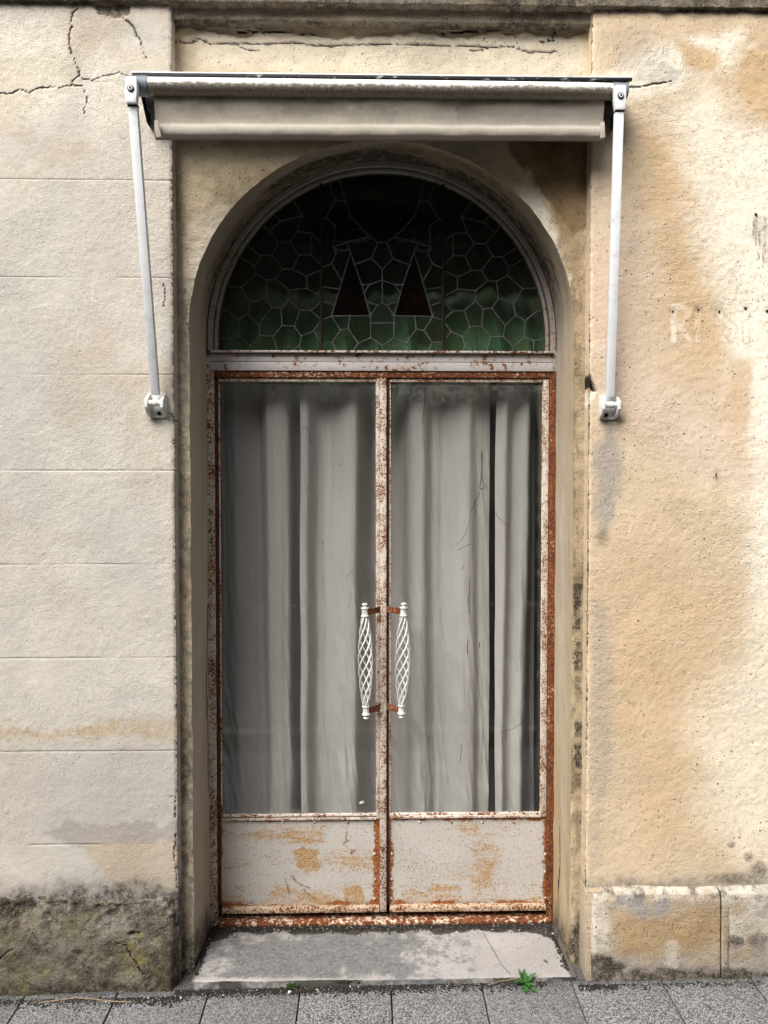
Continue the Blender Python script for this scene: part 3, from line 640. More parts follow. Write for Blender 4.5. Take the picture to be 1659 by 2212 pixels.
def niche(u, v):                          # u: index along the arch path, v: 0 inner .. 1 outer
    i = u.astype(int)
    xi, zi, xo, zo = xin[i], zin[i], xrc[i], zrc[i]
    d = np.hypot(xo - xi, zo - zi) + 1e-6
    k = rough_edge[i] * np.exp(-(v * d / 0.010) ** 2) / d
    X = xi + (xo - xi) * (v + k); Z = zi + (zo - zi) * (v + k)
    px, py = measure(X, YP + 0 * X, Z)
    h = (fbm(X * 36, Z * 36, 4, 71) - .5) * 0.0045 + (fbm(X * 10, Z * 10, 3, 72) - .5) * 0.005
    side = np.where(X < 0.04, -1, 1)
    top = sstep(2.72, 2.86, Z)
    # right hand spandrel: damp brown patches, pale flaked skin along the arch
    damp = region(px, py, [(1085, 295), (1290, 295), (1290, 480), (1240, 520), (1180, 430), (1150, 385), (1120, 350)], 5, 14, 73, .04)
    damp = np.maximum(damp, 0.75 * region(px, py, [(1190, 440), (1262, 440), (1268, 700), (1240, 640), (1210, 560)], 10, 14, 74, .04))
    damp = np.maximum(damp, 0.6 * region(px, py, [(1225, 620), (1275, 560), (1275, 2100), (1240, 2100)], 8, 10, 75, .05))
    pale = 0.95 * region(px, py, [(1130, 380), (1165, 430), (1200, 500), (1225, 560), (1235, 700), (1215, 700), (1175, 560), (1120, 470)], 7, 14, 76, .05)
    pale = np.maximum(pale, 0.6 * region(px, py, [(420, 480), (470, 430), (490, 450), (430, 700), (415, 720), (405, 600)], 26, 16, 77))
    pale = np.maximum(pale, 0.55 * region(px, py, [(395, 65), (1265, 78), (1265, 170), (395, 150)], 12, 12, 78))
    cr = stroke(px, py, pcx, 1.3, 1.3, 79)
    for k2, L in enumerate(pc2): cr = np.maximum(cr, stroke(px, py, L, 0.8, 1.2, 80 + k2))
    loose = top * region(px, py, [(378, 40), (1270, 40), (1270, 60), (1230, 78), (1100, 70), (1000, 80), (900, 70), (760, 82), (640, 74), (560, 70), (520, 84), (470, 66), (378, 58)], 3, 12, 106, .03)
    pale = np.maximum(pale * (1 - loose), 0)
    h = h + cr * 0.005 + damp * 0.002 + loose * 0.004
    grime = 0.75 * sstep(62, 40, py + (fbm(px * .03, py * .03, 4, 84) - .5) * 44) * top
    ochre = damp + 0.5 * region(px, py, [(372, 50), (430, 50), (420, 150), (372, 150)], 14, 10, 85) + 0.45 * loose
    ochre = ochre + 0.40 * sstep(.5, .66, fbm(px * .012, py * .012, 4, 87)) * (py > 290) * (side < 0)
    # left strip, stained dark and gritty towards the pavement; right strip with black mould
    strip = (py > 600)
    grime = np.maximum(grime, strip * (side < 0) * (0.30 + 0.25 * sstep(1500, 1700, py)) * sstep(0.42, 0.6, fbm(px * .09, py * .09, 3, 88)))
    grime = np.maximum(grime, strip * (side < 0) * 0.85 * sstep(1850, 2080, py + (fbm(px * .02, py * .02, 3, 89) - .5) * 60))
    for y0, y1, x0, x1, a in ((1262, 1316, 1240, 1258, .95), (1318, 1362, 1240, 1255, .8), (1386, 1404, 1244, 1256, .8), (1407, 1448, 1241, 1259, .95), (1460, 1490, 1242, 1254, .5), (1560, 1590, 1243, 1256, .8), (1610, 1660, 1242, 1256, .95), (1670, 1700, 1243, 1255, .5)):
        grime = np.maximum(grime, (side > 0) * a * region(px, py, [(x0, y0), (x1, y0), (x1, y1), (x0, y1)], 3, 6, int(y0), .09))
    grime = np.maximum(grime, (side > 0) * strip * 0.85 * sstep(1900, 2010, py + (px - 1255) * 2.0 + (fbm(px * .05, py * .05, 3, 90) - .5) * 60))
    grime = np.maximum(grime, (side > 0) * strip * 0.35 * sstep(.5, .66, fbm(px * .08, py * .03, 4, 91)))
    grey = 0.30 * (side < 0) * strip
    return X, YP + h, Z, attrs(u.shape, pale=pale, ochre=ochre, grime=grime, crack=cr, grey=grey)
V1 = np.concatenate([np.linspace(0, 0.05, 8)[:-1], np.linspace(0.05, 1, 84)])
sheet('niche_wall', np.arange(NP_), V1, niche, M['panel'], fac, flip=True)
def reveal(u, v):                         # v: 0 at the niche wall, 1 at the frame
    i = u.astype(int)
    b = sstep(0, 1, v)
    X = xin[i] * (1 - v) + xfr[i] * v; Z = zin[i] * (1 - v) + zfr[i] * v
    Y = YP + (YD + 0.03 - YP) * v
    side = np.where(X < ACX, -1, 1); up = sstep(ARZ - 0.02, ARZ + 0.25, Z)
    n = (fbm(i * 0.06, v * 9, 4, 95) - .5) * 0.004 * sstep(0, 0.1, v) + rough_edge[i] * np.exp(-(v / 0.05) ** 2) * 0.6
    X = X + n * np.where(Z > ARZ, (X - ACX) / FR, side); Z = Z + n * np.where(Z > ARZ, np.clip((Z - ARZ) / FR, 0, 1), 0)
    px = v * 60; py = (Z * 0 + i) * 1.6
    st = fbm(v * 5, i * 0.012, 4, 96)
    ochre = 0.5 * (side > 0) * sstep(.42, .62, fbm(v * 3, i * .006, 3, 97)) + 0.55 * (side < 0) * sstep(.45, .6, v) * sstep(.4, .6, fbm(v * 2, i * .01, 3, 98))
    ochre = ochre + (side > 0) * 0.5 * sstep(0.9, 0.2, Z)
    pale = 0.55 * (side > 0) * sstep(0.06, 0.0, v) + 0.25 * sstep(.5, .62, fbm(v * 4, i * .02, 3, 99))
    grime = up * (0.18 + 0.30 * sstep(.45, .62, st) + 0.45 * sstep(.30, .62, v + (st - .5) * .5)) + 0.5 * sstep(.90, 1.0, v) * sstep(.35, .6, st) + 0.8 * sstep(0.16, 0.04, Z + (fbm(v * 6, i * .05, 3, 100) - .5) * .12)  # soffit tone painted darker to deepen the awning's shade; dirt at the foot
    cr = (side < 0) * stroke(v * 40, Z * 300, [(33, 150), (33, 215), (30.5, 260), (34, 310), (34, 345), (36, 348)], 0.5, 0.8, 101) * (Z < 1.3)
    cr = np.maximum(cr, (side > 0) * stroke(v * 40, Z * 300, [(22, 30), (24, 60), (20, 90), (21, 120)], 0.5, 0.8, 102))
    return X, Y, Z, attrs(u.shape, ochre=ochre, pale=pale, grime=grime, crack=cr, grey=0.25 * (side < 0) + 0.1)
sheet('arch_reveal', np.arange(NP_), np.linspace(0, 1, 56), reveal, M['reveal'], fac)

up = MB(); up.box(-3.2, 3.2, YW + 0.01, 4.6, 3.235, 6.4); up.box(-3.2, -3.1, YW + 0.05, 4.6, -0.3, 3.235); up.box(3.1, 3.2, YW + 0.05, 4.6, -0.3, 3.235)
up.build('upper_wall', M['wall_pale'], fac)
# ---- cornice and the fascia inside the niche
def cornice(u, v):                        # v runs down the front, back along the underside
    z0 = 3.012; hh = 0.22
    f = np.clip(v, 0, hh); b = np.clip(v - hh, 0, 1)
    Y = YW - 0.014 + b; Z = z0 + hh - f
    n = (fbm(u * 22, v * 22, 4, 110) - .5) * 0.012
    Z = Z + np.where(b > 0, n, 0) + (fbm(u * 30, v * 0 + .5, 4, 111) - .5) * 0.010 * (v > hh - 0.01)
    Y = Y + np.where(b <= 0, n * .8, 0)
    grime = 0.55 + 0.45 * fbm(u * 5, v * 12, 4, 112)
    grime = grime * (0.70 + 0.30 * sstep(.32, .55, fbm(u * 1.7, v * 2, 3, 113)))
    return u, Y, Z, attrs(u.shape, grime=grime, ochre=0.4 * sstep(.45, .65, fbm(u * 2, v * 3, 3, 114)), pale=0.35 * sstep(.6, .7, fbm(u * 14, v * 14, 3, 115)))
sheet('cornice', np.concatenate([np.linspace(-3.2, -1.3, 30), np.arange(-1.29, 1.32, 0.006), np.linspace(1.33, 3.2, 30)]), np.concatenate([np.linspace(0, 0.215, 30), np.linspace(0.22, 0.34, 26)]), cornice, M['cornice'], fac, flip=True)
def fascia(u, v):
    z0 = 2.976; hh = 0.06
    f = np.clip(v, 0, hh); b = np.clip(v - hh, 0, 1)
    n = (fbm(u * 20, v * 26, 4, 116) - .5) * 0.006
    Y = YW + 0.014 + b + np.where(b <= 0, n, 0); Z = z0 + hh - f + np.where(b > 0, n, 0)
    return u, Y, Z, attrs(u.shape, grime=0.15 + 0.40 * sstep(.4, .6, fbm(u * 4, v * 20, 4, 117)) + 0.4 * sstep(hh - .006, hh + .004, v), ochre=0.5 * sstep(.4, .6, fbm(u * 3, v, 3, 118)))
sheet('niche_fascia', np.arange(XL - 0.004, XR + 0.006, 0.006), np.concatenate([np.linspace(0, 0.058, 12), np.linspace(0.06, 0.10, 12)]), fascia, M['cornice'], fac, flip=True)

# ---- plinths
def plinth_left(u, v):                    # v: 0 foot .. 1 top, 1..1.3 shelf back to the wall
    X = u; t = np.clip(v, 0, 1); b = np.clip(v - 1, 0, 1)
    zt = 0.272 + (fbm(X * 7, X * 0 + 2, 4, 120) - .5) * 0.05
    z0 = -0.07
    Z = z0 + (zt - z0) * t + b * 0.16
    n = (fbm(X * 14, Z * 14, 5, 121) - .5); n2 = (fbm(X * 5, Z * 5, 3, 122) - .5)
    ero = sstep(0.55, 1.0, t)
    Y = YW - 0.030 + n * 0.013 + n2 * 0.014 + ero * 0.022 + b * 0.30 + (fbm(X * 44, Z * 44, 5, 123, .65) - .5) * 0.016 * (0.5 + ero)
    e = XL - X
    Y = Y + 0.030 * np.exp(-(e / 0.010) ** 2)
    px, py = measure(X, YW - 0.03 + 0 * X, Z)
    grime = 0.95 * region(px, py, [(-100, 1925), (70, 1920), (120, 1935), (60, 1965), (30, 1995), (-100, 2000)], 8, 16, 124, .05)
    grime = np.maximum(grime, 0.95 * region(px, py, [(135, 1925), (215, 1925), (225, 1950), (180, 1965), (140, 1950)], 5, 10, 125, .06))
    grime = np.maximum(grime, 0.8 * region(px, py, [(310, 2085), (370, 2000), (395, 2060), (395, 2160), (300, 2160)], 16, 18, 126))
    grime = np.maximum(grime, 0.75 * sstep(2100, 2135, py + (fbm(px * .03, py * .03, 3, 127) - .5) * 40))
    grime = np.maximum(grime, 0.55 * sstep(.34, .74, fbm(px * .012, py * .02, 6, 128, .65)))
    grime = np.maximum(grime, 0.55 * sstep(.50, .62, fbm(px * .11, py * .11, 4, 109)) * sstep(.35, .6, fbm(px * .012, py * .012, 3, 108)))
    grime = np.maximum(grime, 0.8 * sstep(1965, 1935, py + (fbm(px * .03, py * .03, 4, 139) - .5) * 70) * sstep(.36, .50, fbm(px * .025, py * .05, 5, 119)) * 1.25)
    grime = grime + 0.18
    grime = np.maximum(grime, 0.95 * blob(px, py, 289, 2021, 13, 4, .3, 129, .3))
    pale = 0.85 * region(px, py, [(60, 1950), (140, 1945), (150, 1975), (90, 1975)], 8, 12, 130, .05)
    pale = np.maximum(pale, 0.9 * region(px, py, [(210, 1945), (385, 1915), (385, 1970), (260, 1975), (180, 1968)], 9, 14, 131, .05))
    pale = np.maximum(pale, 0.5 * region(px, py, [(165, 1985), (260, 1980), (270, 2010), (180, 2020)], 12, 14, 132))
    moss = 0.9 * region(px, py, [(255, 1960), (345, 1975), (350, 2100), (280, 2110), (240, 2040)], 24, 26, 133) * sstep(.42, .62, fbm(px * .05, py * .05, 4, 134)) + 0.45 * sstep(.50, .72, fbm(px * .015, py * .02, 6, 135, .65))
    cr = stroke(px, py, left_px([(780,770),(850,785),(890,870),(940,950),(970,990)], 2.074, 0, 2700), 1.1, 1.5, 136)
    cr = np.maximum(cr, stroke(px, py, left_px([(0,870),(40,840),(85,810)], 2.074, 0, 2700), 1.1, 1.5, 137))
    Y = Y + cr * 0.006 + 0.012 * blob(px, py, 289, 2021, 13, 4, .3, 129, .3)
    return X, Y, Z, attrs(u.shape, grime=grime, pale=pale * (1 - 0.6 * grime), moss=moss, crack=cr, grey=0.2 + 0 * u, ochre=0.35 * sstep(.5, .65, fbm(px * .01, py * .014, 3, 138)))
sheet('plinth', np.concatenate([np.linspace(-3.2, -1.26, 24)[:-1], np.arange(-1.26, XL - .001, 0.004), [XL - 0.0005]]), np.concatenate([np.linspace(0, 1, 86), np.linspace(1.02, 1.3, 18)]), plinth_left, M['plinth_left'], fac)
prx = MB().box(XR + 0.03, 3.2, YW + 0.02, YW + 0.3, -0.2, 0.24).build('plinth', M['plinth_right'], fac)
PJ = AX(1571, YW - 0.035)
def plinth_block(xa, xb, seed):
    def fn(u, v):
        X = u; t = np.clip(v, 0, 1); b = np.clip(v - 1, 0, 1)
        zt = 0.285 + (fbm(X * 9, X * 0 + 3, 4, 140 + seed) - .5) * 0.008; z0 = -0.07
        Z = z0 + (zt - z0) * t + b * 0.10
        Y = YW - 0.034 + (fbm(X * 12, Z * 12, 4, 141 + seed) - .5) * 0.009 + (fbm(X * 3, Z * 3, 3, 142) - .5) * 0.016 + b * 0.30
        Y = Y + 0.004 * sstep(0.93, 1.0, t)
        e = np.minimum(u - xa, xb - u); Y = Y + np.where(e < 0.010, 0.005 * np.exp(-(e / 0.0022) ** 2), 0)
        Y = Y + np.where(u - xa < 0.03, 0.012 * np.exp(-((u - xa) / 0.006) ** 2), 0) * (seed == 0)
        px, py = measure(X, YW - 0.03 + 0 * X, Z)
        pale = 0.62 * sstep(1952, 1926, py + (fbm(px * .03, py * .03, 5, 143) - .5) * 40)
        pale = np.maximum(pale, 0.5 * region(px, py, [(1272, 1900), (1312, 1900), (1310, 2060), (1272, 2060)], 12, 10, 144))
        pale = np.maximum(pale, 0.5 * (px > 1575) * sstep(.35, .6, fbm(px * .015, py * .015, 3, 145)))
        pale = np.maximum(pale, 0.5 * region(px, py, [(1440, 2030), (1462, 2030), (1462, 2095), (1440, 2095)], 6, 5, 146))
        grey = 0.95 * region(px, py, [(1318, 1948), (1345, 1930), (1385, 1932), (1400, 1960), (1395, 1985), (1375, 1975), (1350, 1955), (1320, 1965)], 5, 8, 147, .05)
        grey = np.maximum(grey, 0.9 * region(px, py, [(1408, 1945), (1440, 1938), (1450, 1955), (1425, 1985), (1405, 1990)], 5, 8, 148, .05))
        grey = np.maximum(grey, 0.5 * sstep(2060, 2085, py + (fbm(px * .03, py * .03, 3, 149) - .5) * 30))
        grey = np.maximum(grey, 0.55 * (px > 1575) * sstep(.40, .62, fbm(px * .02, py * .02, 4, 150)))
        grime = 0.85 * region(px, py, [(1270, 2060), (1300, 2055), (1350, 2085), (1345, 2105), (1270, 2105)], 8, 12, 151, .05)
        grime = np.maximum(grime, 0.8 * blob(px, py, 1585, 2032, 16, 12, .4, 152)); grime = np.maximum(grime, 0.5 * blob(px, py, 1640, 2030, 24, 14, .5, 153))
        grime = np.maximum(grime, 0.8 * sstep(2082, 2100, py + (fbm(px * .04, py * .04, 4, 154) - .5) * 26))
        grime = np.maximum(grime, 0.65 * sstep(.52, .64, fbm(px * .05, py * .10, 5, 155)) * sstep(1962, 1925, py))
        grime = np.maximum(grime, 0.7 * (np.exp(-((px - 1571) / 1.3) ** 2)))
        ochre = 0.8 * region(px, py, [(1325, 1975), (1420, 1985), (1560, 1950), (1568, 2030), (1450, 2060), (1340, 2050)], 20, 18, 156) * (1 - pale)
        return X, Y, Z, attrs(u.shape, pale=pale, grey=grey, grime=grime, ochre=ochre)
    return fn
for xa, xb, sd in ((XR + 0.012, PJ - 0.0012, 0), (PJ + 0.0012, 1.62, 1), (1.6224, 2.4, 2), (2.4024, 3.2, 3)):
    uu = np.unique(np.concatenate([np.linspace(xa, xa + 0.012, 8), np.arange(xa, xb, 0.005 if sd < 2 else 0.02), np.linspace(xb - 0.012, xb, 8)]))
    sheet('plinth_block', uu, np.concatenate([np.linspace(0, 1, 76), np.linspace(1.02, 1.3, 14)]), plinth_block(xa, xb, sd), M['plinth_right'], prx)
# plinth return on the niche side, right
MB().box(XR - 0.004, XR + 0.05, YW - 0.022, YP + 0.01, -0.06, 0.292, 0.004).build('plinth_return', M['plinth_right'], prx)

# ---- room behind the door, unlit
room = MB()
room.box(-2.2, 2.2, 4.4, 4.5, -0.1, 3.4); room.box(-2.3, -2.2, 2.72, 4.5, -0.1, 3.4); room.box(2.2, 2.3, 2.72, 4.5, -0.1, 3.4)
room.box(-2.3, 2.3, 2.72, 4.5, 3.4, 3.5); room.box(-2.3, 2.3, 2.72, 4.5, -0.2, -0.1)
room.box(-2.3, -0.60, 2.70, 2.74, -0.1, 3.4); room.box(0.70, 2.3, 2.70, 2.74, -0.1, 3.4); room.box(-0.6, 0.7, 2.70, 2.74, 2.72, 3.4)
room.build('room', M['dark_room'], fac)

# ------------------------------------------------------------------ doorstep
SLZ = 0.021; SY0, SY1 = 2.352, 2.655
def slab(u, v):
    X = u; L = SY1 - SY0
    b = np.clip(v, 0, 0.045); t = np.clip(v - 0.045, 0, 1)
    Y = SY0 + t; Z = SLZ - 0.045 + b
    n = (fbm(X * 30, Y * 30, 4, 160) - .5)
    nose = sstep(0.012, 0.0, t)
    Z = Z + np.where(t > 0, n * 0.002 - 0.004 * nose ** 2, 0) - 0.010 * np.exp(-((t) / 0.16) ** 2) * np.exp(-((X - 0.02) / 0.30) ** 2) * (t > 0)
    Y = Y + np.where(t <= 0, (fbm(X * 22, Z * 22, 4, 161) - .5) * 0.010, 0) + 0.002 * nose
    px, py = measure(X, Y, SLZ + 0 * X)
    wear = 0.85 * region(px, py, [(520, 2060), (620, 2020), (820, 2012), (900, 2020), (850, 2060), (880, 2090), (790, 2108), (480, 2112)], 34, 26, 162) + 0.32 * sstep(0.5, -0.45, X)
    wear = wear + 0.35 * region(px, py, [(850, 2015), (1050, 2020), (1000, 2095), (860, 2110)], 40, 30, 163)
    wear = np.clip(wear * 0.85 + 0.12, 0, 1) * sstep(0.006, 0.03, t)
    wear = np.where(t <= 0, 0.6, wear)
    ed = np.minimum(X - (AXL + .006), (AXR - .006) - X)
    back = SY1 - Y
    grime = sstep(0.050, 0.040, back + (fbm(X * 16, Y * 16, 6, 164, .6) - .5) * 0.07 - 0.05 * np.exp(-(ed / 0.06) ** 2))
    grime = np.maximum(grime, 0.8 * sstep(0.016, 0.004, ed - 0.012 * sstep(SY0 + .08, SY1, Y)))
    grime = np.maximum(grime, np.where(t <= 0, 0.9 * sstep(.42, .62, fbm(X * 14, Z * 20, 4, 165)) + 0.5 * sstep(0.03, 0.0, b), 0))
    return X, Y, Z, {'wear': np.clip(wear, 0, 1.2), 'grime': np.clip(grime, 0, 1)}
step = sheet('doorstep', np.arange(AXL + 0.008, AXR + 0.004, 0.0042), np.concatenate([np.linspace(0, 0.043, 10), np.linspace(0.045, 0.06, 10), np.arange(0.064, 0.045 + SY1 - SY0, 0.0042)]), slab, M['slab'])
tag(step, 'worn pinkish white stone doorstep slab with grey scuffed middle, below the rusty door', 'doorstep')

# ------------------------------------------------------------------ double door
door = thing('double_door', (ACX, YD, 0.03), 'rusted white iron double door with tall glass panes and stained kick panels', 'door')
def dx(px): return AX(px, YD)
def dz(py): return AZ(py, YD, 826)
FX0, FX1 = dx(448), dx(1200.5)            # outer frame
Z_TOP, Z_BOT = dz(802), dz(1990)
fr = MB()
fr.box(FX0 - 0.006, dx(463.5), YD, YD + 0.045, Z_BOT - .02, dz(769), 0.0015)
fr.build('frame', M['rust_half'], door)
MB().box(dx(1186), FX1 + 0.004, YD, YD + 0.045, Z_BOT - .02, Z_TOP, 0.0015).build('frame', M['rust_full'], door)['label'] = 'fully rusted jamb'
MB().box(dx(463.5) + 0.0006, dx(1186) - 0.0006, YD, YD + 0.045, dz(815.5), Z_TOP, 0.0015).build('lintel', M['rust_heavy'], door)
def sill_fn(u, v):
    p = [(0.022, -0.004), (0.0, 0.0), (0.0, 0.014), (0.004, 0.018), (0.05, 0.019)]
    i = np.clip(v.astype(int), 0, 4); py_ = np.array([a for a, b in p])[i]; pz = np.array([b for a, b in p])[i]
    return u, YD - 0.012 + py_ + (fbm(u * 30, v, 3, 170) - .5) * 0.006, SLZ - 0.002 + pz + (fbm(u * 40, v * .6, 4, 171) - .5) * 0.006 * (v < 3), None
sheet('sill', np.arange(dx(455), dx(1196), 0.004), np.arange(5), sill_fn, M['sill'], door)

kick_marks = {
 'L': [([(752, 1778), (750, 1790), (746, 1822), (756, 1820), (748, 1818), (742, 1826), (752, 1838), (768, 1842), (755, 1846), (764, 1848)], 0.9),
       ([(614, 1900), (620, 1920), (625, 1932)], 2.0), ([(630, 1898), (640, 1910), (655, 1918), (668, 1922)], 1.4), ([(655, 1925), (668, 1938), (690, 1955)], 1.2)],
 'R': [([(1005, 1830), (1030, 1842)], 0.8)]}
def kick_fn(side):
    def fn(u, v):
        X, Z = u, v; px, py = measure(X, YD + 0 * X, Z)
        xs = (470, 815) if side == 'L' else (841, 1183)
        e = np.minimum(np.minimum(px - xs[0], xs[1] - px), np.minimum(py - 1768, (1958 - py) * 1.1 + 11 * sstep(.56, .44, fbm(px * .022, px * 0 + 3, 4, 206))))
        edge = 0.72 * sstep(15, 1, e + (fbm(px * .06, py * .06, 3, 180) - .5) * 16) + 0.18 * sstep(26, 2, e)
        bottom = sstep(1925, 1958, py + (fbm(px * .025, py * .025, 3, 181) - .5) * 50)
        if side == 'L':
            st = 0.62 * region(px, py, [(478, 1802), (560, 1795), (700, 1790), (700, 1822), (560, 1824), (478, 1818)], 9, 12, 182) + 0.35 * region(px, py, [(480, 1860), (540, 1855), (540, 1888), (480, 1890)], 10, 10, 183)
            st = np.maximum(st, 0.88 * region(px, py, [(634, 1845), (650, 1832), (690, 1836), (692, 1890), (660, 1892), (642, 1868)], 5, 10, 184, .07))
            st = np.maximum(st, 0.55 * region(px, py, [(700, 1845), (815, 1850), (815, 1880), (700, 1880)], 14, 14, 185))
            st = np.maximum(st, 0.85 * region(px, py, [(742, 1957), (745, 1925), (775, 1920), (792, 1957)], 4, 6, 186)); st = np.maximum(st, 0.55 * region(px, py, [(560, 1957), (600, 1920), (720, 1925), (740, 1957)], 10, 12, 187))
        else:
            st = 0.45 * region(px, py, [(1010, 1830), (1060, 1800), (1080, 1850), (1060, 1945), (1020, 1950), (1035, 1880)], 16, 20, 188) + 0.3 * region(px, py, [(850, 1850), (960, 1850), (1060, 1870), (1050, 1895), (860, 1880)], 20, 16, 189)
            st = np.maximum(st, 0.55 * region(px, py, [(855, 1957), (870, 1925), (990, 1918), (1000, 1957)], 10, 12, 190)); st = np.maximum(st, 0.4 * region(px, py, [(990, 1785), (1030, 1785), (1030, 1812), (1000, 1812)], 12, 12, 191))
        st = np.maximum(st, 0.55 * bottom) * 1.12 + 0.24 * sstep(.5, .7, fbm(px * .012, py * .05, 4, 192))
        mk = 0 * px
        for k, (L, wd) in enumerate(kick_marks[side]): mk = np.maximum(mk, stroke(px, py, L, wd, .8, 193 + k) * (0.35 + 0.65 * sstep(.35, .55, fbm(px * .2, py * .2, 3, 199))))
        rx = (541, 610, 679, 751) if side == 'L' else (907, 975, 1042, 1110)
        for r_ in rx: edge = np.maximum(edge, 0.42 * blob(px, py, r_, 1776, 7, 7, .5, int(r_)))
        for ry in (1845, 1900, 1942, 1790): edge = np.maximum(edge, 0.75 * blob(px, py, xs[1] if side == 'L' else xs[0], ry, 9, 9, .5, int(ry)))
        Yv = YD + 0.014 + (fbm(X * 4, Z * 4, 2, 200) - .5) * 0.004
        return X, Yv, Z, {'stain': np.clip(st, 0, 1), 'edge': np.clip(edge + 0.10 * sstep(1948, 1958, py), 0, 1), 'mark': np.clip(mk, 0, 1), 'soot': 0.9 * sstep(1946, 1957, py) * sstep(.30, .55, fbm(px * .012, px * 0, 3, 205))}
    return fn
rivet_me = MB().lathe([(0.0055, 0), (0.0050, 0.002), (0.0030, 0.0035), (0.0006, 0.004)], Matrix.Rotation(R(90), 4, 'X'), 10).mesh('rivet'); rivet_me.materials.append(M['rust_half'])
# leaves: (outer stile, glass edges, meeting stile)
def leaf(side):
    GT, GB = dz(825), dz(1760)
    b = MB()
    if side == 'L':
        g0, g1 = dx(474.5), dx(812)
        MBst = MB().box(dx(464) + .001, dx(471.5), YD + 0.010, YD + 0.04, dz(1957), dz(816.5), 0.001)
        b = MB().box(dx(820.3), dx(834.8), YD - 0.006, YD + 0.03, dz(1968), dz(817), 0.0022)      # astragal covering the joint
        b.box(dx(813.2), dx(820.0), YD + 0.002, YD + 0.03, dz(1769), dz(817), 0.0012)
        b.box(dx(472), dx(813), YD + 0.004, YD + 0.03, dz(1772), dz(1768.0), 0.0010)
        root = b.build('door_leaf', M['rust_speck'], door)
        MBst.build('hinge_stile', M['rust_dark'], root)
        k0, k1 = dx(471.7), dx(820)
    else:
        g0, g1 = dx(844.5), dx(1172)
        b = MB().box(dx(1173.5), dx(1185.5) - .0006, YD + 0.006, YD + 0.03, dz(1769), dz(817), 0.0015)
        b.box(dx(844), dx(1173), YD + 0.004, YD + 0.03, dz(1770), dz(1765.0), 0.0010)
        root = b.build('door_leaf', M['rust_speck'], door)
        MB().box(dx(835.1) + .0004, dx(840.5), YD + 0.008, YD + 0.03, dz(1957), dz(817), 0.001).build('meeting_stile', M['rust_dark'], root)
        k0, k1 = dx(840.8), dx(1185.5)
    # top rail bead, putty round the pane
    t = MB().box(g0 - 0.004, g1 + 0.003, YD + 0.008, YD + 0.028, dz(824), dz(816.8), 0.001); t.build('top_rail', M['rust_half'], root)
    p = MB(); w_ = 0.0042
    p.box(g0 - w_, g0, YD + 0.011, YD + 0.02, GB, GT, 0.0008); p.box(g1, g1 + w_, YD + 0.011, YD + 0.02, GB, GT, 0.0008)
    p.box(g0 - w_, g1 + w_, YD + 0.010, YD + 0.02, GB - 0.009, GB - .0003, 0.0012); p.build('glazing_putty', M['bead'], root)
    # pane
    def pane(u, v):
        px, py = measure(u, YD + 0 * u, v)
        ex = np.minimum(px - (474 if side == 'L' else 845), (812 if side == 'L' else 1172) - px)
        top = sstep(70, 4, (py - 824) + (fbm(px * .02, py * .02, 4, 210) - .5) * 60)
        d = (0.10 if side == 'L' else 0.26) * top + 0.20 * sstep(10, 0, np.minimum(ex, 1760 - py) + (fbm(px * .05, py * .05, 3, 211) - .5) * 12)
        line = 0.10 * sstep(5, 1, np.abs(py - (1312 - (px - 474) * 0.012 if side == 'L' else 1306)))  # reflection of a rope, painted in as a faint pale line
        return u, YD + 0.018 + 0 * u, v, {'dust': np.clip(d + line, 0, .8)}
    sheet('glass_pane', np.linspace(g0, g1, 70), np.linspace(GB, GT, 180), pane, M['glass'], root)
    # kick panel, bottom rail
    sheet('kick_panel', np.linspace(k0, k1, 170), np.linspace(dz(1958), dz(1768.5), 94), kick_fn(side), M['kick'], root)
    MB().box(k0 + .002, k1 - .001, YD - 0.004, YD + 0.03, dz(1970), dz(1958), 0.003).build('bottom_rail', M['rail'], root)
    rv = [(r_, 1776) for r_ in ((541, 610, 679, 751) if side == 'L' else (907, 975, 1042, 1110))] + [((809, y) if side == 'L' else (846, y)) for y in (1845, 1900, 1942)]
    if side == 'R': rv += [(1178, y) for y in (1845, 1885, 1940)]
    for rx_, ry_ in rv:
        o = put('rivet', rivet_me, None, root); x, z = at(rx_, ry_, YD + 0.012)
        o.location = (x, YD + 0.0135, z)
    return root
leafL, leafR = leaf('L'), leaf('R')

